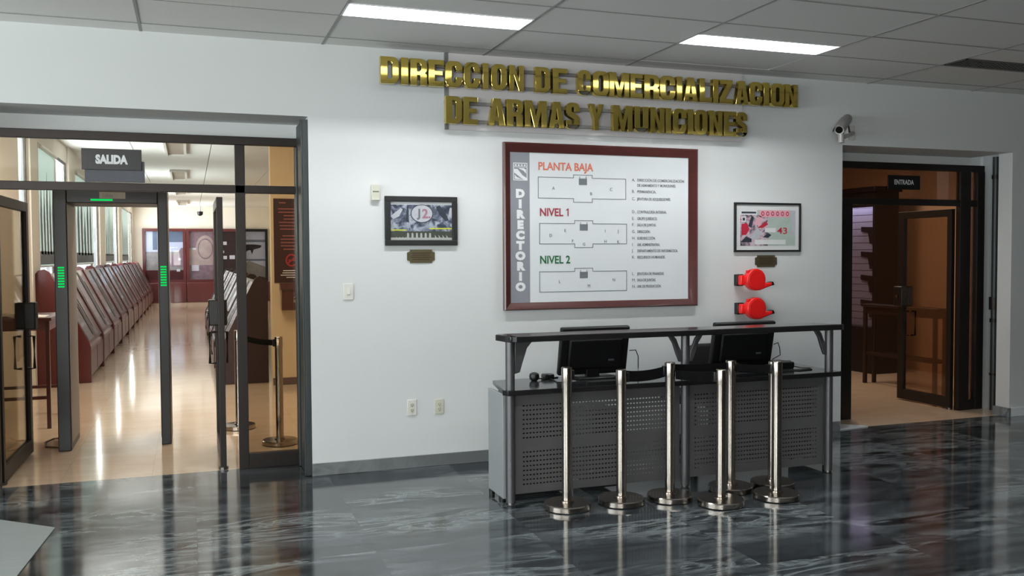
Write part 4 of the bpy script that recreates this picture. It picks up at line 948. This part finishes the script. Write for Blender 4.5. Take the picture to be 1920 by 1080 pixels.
# roller blinds with printed silhouettes
BL = ['nearest the exit', 'second from the exit', 'third from the exit', 'farthest from the exit']
for (a, b), lab in zip(BLINDS, BL):
    t = thing('window_blind', (-2.76, (a+b)/2, 1.3), 'grey printed roller blind covering a gallery window, '+lab, 'blind', 'printed blinds on the gallery windows')
    MB().cyl((-2.76, a+0.02, 3.08), (-2.76, b-0.02, 3.08), 0.03).build('roller', 'lamp_frame', t)
    m = B(-2.782, -2.778, a+0.03, b-0.03, 1.50, 3.07)
    rnd = random.Random(int(a*10))
    for i in range(5):
        cy = a+(b-a)*(0.15+0.17*i); z = 1.85+rnd.uniform(-0.1, 0.25); w = (b-a)*0.05
        m.mat(1).prism([(-2.7775, cy-w, 1.66), (-2.7775, cy+w, 1.66), (-2.7775, cy+w*0.6, z+0.35), (-2.7775, cy-w*0.2, z+0.75), (-2.7775, cy-w*1.4, z+0.3)], (0.001, 0, 0))
    m.mat(1).box(-2.7775, -2.7765, a+0.05, b-0.05, 1.52, 1.70)
    m.build('blind_cloth', ['blind', 'blind_print'], t, smooth=False)
    B(-2.79, -2.772, a+0.03, b-0.03, 1.485, 1.505).build('bottom_bar', 'lamp_frame', t)

# far wall displays
def far_unit(x0, x1, label, kind):
    t = thing('wall_display', ((x0+x1)/2, 28.0, 0), label, 'display cabinet', 'wall displays at the gallery end')
    B(x0, x1, 27.45, 28.18, 0.0, 0.70).build('base_cabinet', 'cherry', t, bevel=0.01)
    fr = MB().box(x0, x1, 28.04, 28.19, 0.70, 0.80).box(x0, x1, 28.04, 28.19, 2.54, 2.64).box(x0, x0+0.09, 28.04, 28.19, 0.8, 2.54).box(x1-0.09, x1, 28.04, 28.19, 0.8, 2.54)
    fr.build('display_frame', 'cherry' if kind != 'plane' else 'gun_black', t, smooth=False)
    X0, X1 = x0+0.09, x1-0.09; w = X1-X0; y = 28.15; m = MB()
    def rc(a, b, c, d2, k, yy): m.mat(k).box(X0+w*a, X0+w*b, yy, 28.17, 0.8+1.74*c, 0.8+1.74*d2)
    if kind == 'sea':
        rc(0, 1, .58, 1, 0, y); rc(0, 1, .2, .58, 2, y); rc(0, 1, 0, .2, 5, y)
        rc(.20, .32, .62, 1, 1, y-.004); rc(.48, 1, .78, 1, 1, y-.004); rc(.36, .42, .62, .95, 1, y-.004); rc(.86, .94, .40, .45, 4, y-.006); rc(.82, .91, .17, .22, 4, y-.006)
        m.mat(3).xz([(X0+w*a, 0.8+1.74*b) for a, b in ((.6, .3), (.75, .58), (.82, .52), (.95, .66), (1, .66), (1, .25))], y-.004, 28.17)
    elif kind == 'seal':
        rc(0, 1, .66, 1, 3, y); rc(0, 1, .3, .66, 6, y); rc(0, 1, 0, .3, 3, y)
        m.mat(6).xz([(X0+w*.68+w*.40*math.cos(a*PI/12), 0.8+1.74*.64+1.74*.28*math.sin(a*PI/12)) for a in range(24)], y-.004, 28.17)
        m.mat(3).xz([(X0+w*.68+w*.32*math.cos(a*PI/12), 0.8+1.74*.64+1.74*.22*math.sin(a*PI/12)) for a in range(24)], y-.006, 28.17)
        m.mat(6).xz([(X0+w*.68+w*.28*math.cos(a*PI/12), 0.8+1.74*.64+1.74*.19*math.sin(a*PI/12)) for a in range(24)], y-.008, 28.17)
        rc(.1, .4, .18, .3, 4, y-.004); rc(.15, .3, .62, .66, 4, y-.008)
    elif kind == 'dark':
        rc(0, 1, 0, 1, 7, y); rc(.1, .45, .72, .79, 4, y-.004); rc(.1, .3, .55, .6, 4, y-.004); rc(.1, .45, .42, .49, 4, y-.004); rc(.6, .9, .42, .5, 4, y-.004)
    else:
        rc(0, 1, 0, 1, 0, y); rc(0, 1, .78, .83, 1, y-.004); rc(.0, 1, .38, .42, 1, y-.004)
        m.mat(8).xz([(X0+w*a, 0.8+1.74*b) for a, b in ((.02, .68), (.2, .73), (.55, .73), (.85, .71), (.8, .66), (.5, .62), (.42, .52), (.36, .61), (.24, .60), (.1, .54))], y-.006, 28.17)
        m.mat(2).xz([(X0+w*a, 0.8+1.74*b) for a, b in ((0, .3), (.3, .38), (1, .25), (1, 0), (0, 0))], y-.004, 28.17)
    m.build('print', ['sky_print', 'sea_print', 'land_print', 'crowd_print', 'ink_white', 'cherry', 'sepia_print', 'cherry_dark', 'gun_black'], t, smooth=False)
    B(X0, X1, 28.055, 28.06, 0.8, 2.54).build('glass_front', 'glass_case', t, smooth=False)
far_unit(-2.50, -1.05, 'dark red wall display with landscape print at the far left end of the gallery', 'sea')
far_unit(-1.03, -0.02, 'dark red wall display with a round seal print at the gallery end', 'seal')
far_unit(0.0, 0.80, 'dark wall display with small white labels right of the seal print', 'dark')
far_unit(0.82, 1.82, 'black framed wall display with dark silhouette on pale sky at the far right', 'plane')

# gallery ceiling lights (unlit)
for i, y in enumerate((8.0, 13.3, 18.6, 23.9)):
    t = thing('gallery_light', (-1.12, y+1.1, GZ-0.05), 'long unlit ceiling light in the gallery, %s from the exit' % NTH[i], 'ceiling light', 'unlit gallery ceiling lights')
    m = MB().box(-1.29, -1.25, y, y+2.2, GZ-0.05, GZ-0.001).box(-0.99, -0.95, y, y+2.2, GZ-0.05, GZ-0.001).box(-1.25, -0.99, y, y+0.04, GZ-0.05, GZ-0.001).box(-1.25, -0.99, y+2.16, y+2.2, GZ-0.05, GZ-0.001)
    m.build('fixture_frame', 'lamp_frame', t, smooth=False)
    B(-1.25, -0.99, y+0.04, y+2.16, GZ-0.02, GZ-0.003).build('diffuser', 'lamp_off', t, smooth=False)
t = thing('dome_camera', (-0.55, 27.2, GZ-0.1), 'small dark dome camera under the gallery ceiling at the far end', 'camera')
MB().cyl((-0.55, 27.0, GZ), (-0.55, 27.0, GZ-0.22), 0.03).build('stem', 'lamp_frame', t)
MB().lathe((-0.55, 27.0, GZ-0.36), [(0.03, 0), (0.09, 0.04), (0.10, 0.10), (0.10, 0.15)], 20).build('dome', 'gun_black', t)

# poster and suggestion box on the stub wall
t = thing('notice_poster', (0.25, 4.94, 1.28), 'tall dark red notice poster with pale text on the tan wall', 'poster')
B(0.062, 0.47, 4.938, 4.949, 1.285, 2.335).build('poster_board', 'poster_wine', t, smooth=False)
m = MB(); m.box(0.13, 0.21, 4.936, 4.938, 2.275, 2.29).box(0.33, 0.41, 4.936, 4.938, 2.275, 2.29)
rnd = random.Random(2)
for i in range(13):
    z = 2.20-i*0.042
    if i == 7: continue
    w = rnd.uniform(0.08, 0.155); m.box(0.27-w, 0.27+w, 4.936, 4.938, z, z+0.013)
m.build('text_lines', 'poster_ink', t, smooth=False)
m = MB()
for a0 in range(24):
    a = a0*PI/12; b = (a0+1)*PI/12
    m.prism([(0.275+0.075*math.cos(a), 4.938, 1.565+0.08*math.sin(a)), (0.275+0.075*math.cos(b), 4.938, 1.565+0.08*math.sin(b)), (0.275+0.056*math.cos(b), 4.938, 1.565+0.06*math.sin(b)), (0.275+0.056*math.cos(a), 4.938, 1.565+0.06*math.sin(a))], (0, -0.002, 0))
m.prism([(0.225, 4.938, 1.535), (0.235, 4.938, 1.52), (0.325, 4.938, 1.595), (0.315, 4.938, 1.61)], (0, -0.002, 0)); m.box(0.235, 0.32, 4.936, 4.938, 1.555, 1.575)
m.build('red_ring', 'poster_red', t, smooth=False)
m = MB()
for i, w in enumerate((0.10, 0.11, 0.13, 0.06)): m.box(0.27-w, 0.27+w, 4.936, 4.938, 1.43-i*0.028, 1.44-i*0.028)
m.build('footer_lines', 'ink_white', t, smooth=False)
t = thing('suggestion_box', (0.28, 4.88, 0.945), 'dark wooden suggestion box with white label below the red notice poster', 'box')
B(0.135, 0.45, 4.80, 4.949, 0.945, 1.20).build('box_body', 'mahogany', t, bevel=0.004)
MB().yz([(4.78, 1.20), (4.949, 1.20), (4.949, 1.278), (4.85, 1.278)], 0.12, 0.465).build('lid', 'mahogany', t, bevel=0.003)
MB().prism([(0.17, 4.806, 1.208), (0.40, 4.806, 1.208), (0.40, 4.846, 1.262), (0.17, 4.846, 1.262)], (0, -0.003, 0.002)).build('label', 'paper', t, smooth=False)
m = MB().box(0.275, 0.315, 4.785, 4.80, 1.04, 1.075); m.tube([(0.282, 4.792, 1.072), (0.282, 4.792, 1.10), (0.295, 4.792, 1.112), (0.308, 4.792, 1.10), (0.308, 4.792, 1.072)], 0.004); m.build('padlock', 'steel', t)

# queue posts inside the gallery
GG = 'queue posts inside the left doorway'
stanchion(-0.225, 1.27, 'steel queue post seen through the sidelight glass of the left doorway', GG, PI-0.5, 0.925)
stanchion(-0.52, 2.13, 'steel queue post behind the mullion of the left doorway, base visible', GG, 0, 0.925)
belt((-0.225, 1.27), (-0.52, 2.13), 0.872, 0.872, 0.02, 'black belt between the two queue posts inside the left doorway', group='black belt inside the left doorway')

# ------------------------------------------------------------------ entry room furniture
t = thing('gun_cabinet', (8.0, 4.3, 0), 'tall dark wood display cabinet seen through the right doorway', 'cabinet')
m = MB().box(7.62, 8.02, 3.0, 3.04, 0.0, 2.43).box(7.62, 8.02, 5.56, 5.6, 0, 2.43).box(7.62, 8.02, 3.04, 5.56, 2.33, 2.43).box(7.62, 8.02, 3.04, 5.56, 0, 0.62).box(7.98, 8.02, 3.04, 5.56, 0.62, 2.33).box(7.62, 7.628, 3.04, 5.56, 2.23, 2.33)  # last box is a fascia added to hide the lamp from the glossy floor
m.build('carcass', 'wine_dark', t, smooth=False, bevel=0.004)
B(7.59, 8.05, 2.97, 5.63, 2.43, 2.50).build('cornice', 'wine_dark', t, bevel=0.006)
m = MB()
for i in range(18): m.box(7.80, 7.82, 3.04, 5.56, 0.62+i*0.095, 0.62+i*0.095+0.088)
m.build('slatted_back', 'slat_lilac', t, smooth=False)
B(7.63, 7.636, 3.04, 5.56, 0.62, 2.33).build('glass_front', 'glass_case', t, smooth=False)
area('cabinet_lamp', (7.71, 4.3, 2.325), (7.74, 4.3, 0), 2.3, 0.08, 9, (0.86, 0.82, 1.0))
zz = [1.86, 1.52, 1.20, 0.86]
for i, z in enumerate(zz):
    y = 3.22
    m = MB().yz([(y-0.12, z), (y+0.17, z), (y+0.17, z+0.045), (y+0.06, z+0.05), (y-0.12, z+0.045)] if False else [(y-0.13, z+0.10), (y+0.22, z+0.12), (y+0.22, z+0.05), (y+0.08, z+0.03), (y+0.05, z-0.12), (y-0.06, z-0.10), (y-0.03, z+0.035), (y-0.13, z+0.05)], 7.772, 7.798)
    tag(m.build('display_pistol', 'gun_black', bevel=0.003), 'dark pistol on the slatted back of the entry cabinet, %s from the top' % NTH[i], 'pistol', 'pistols in the entry cabinet')

t = thing('console_table', (7.04, 1.85, 0), 'dark wooden console table behind the open entrance door leaf', 'table')
B(6.94, 7.14, 1.24, 2.46, 0.955, 0.985).build('table_top', 'walnut', t, bevel=0.004)
m = MB().box(6.96, 6.98, 1.28, 2.42, 0.87, 0.955).box(7.10, 7.12, 1.28, 2.42, 0.87, 0.955).box(6.98, 7.10, 1.28, 1.30, 0.87, 0.955).box(6.98, 7.10, 2.40, 2.42, 0.87, 0.955); m.build('apron', 'walnut', t, smooth=False)
for x in (6.97, 7.11):
    for y in (1.29, 2.41): B(x-0.02, x+0.02, y-0.02, y+0.02, 0, 0.955).build('leg', 'walnut', t, bevel=0.003)
m = MB().box(6.96, 6.98, 1.31, 2.39, 0.36, 0.40).box(7.10, 7.12, 1.31, 2.39, 0.36, 0.40).box(6.99, 7.09, 1.28, 1.30, 0.36, 0.40); m.build('stretcher', 'walnut', t, smooth=False)
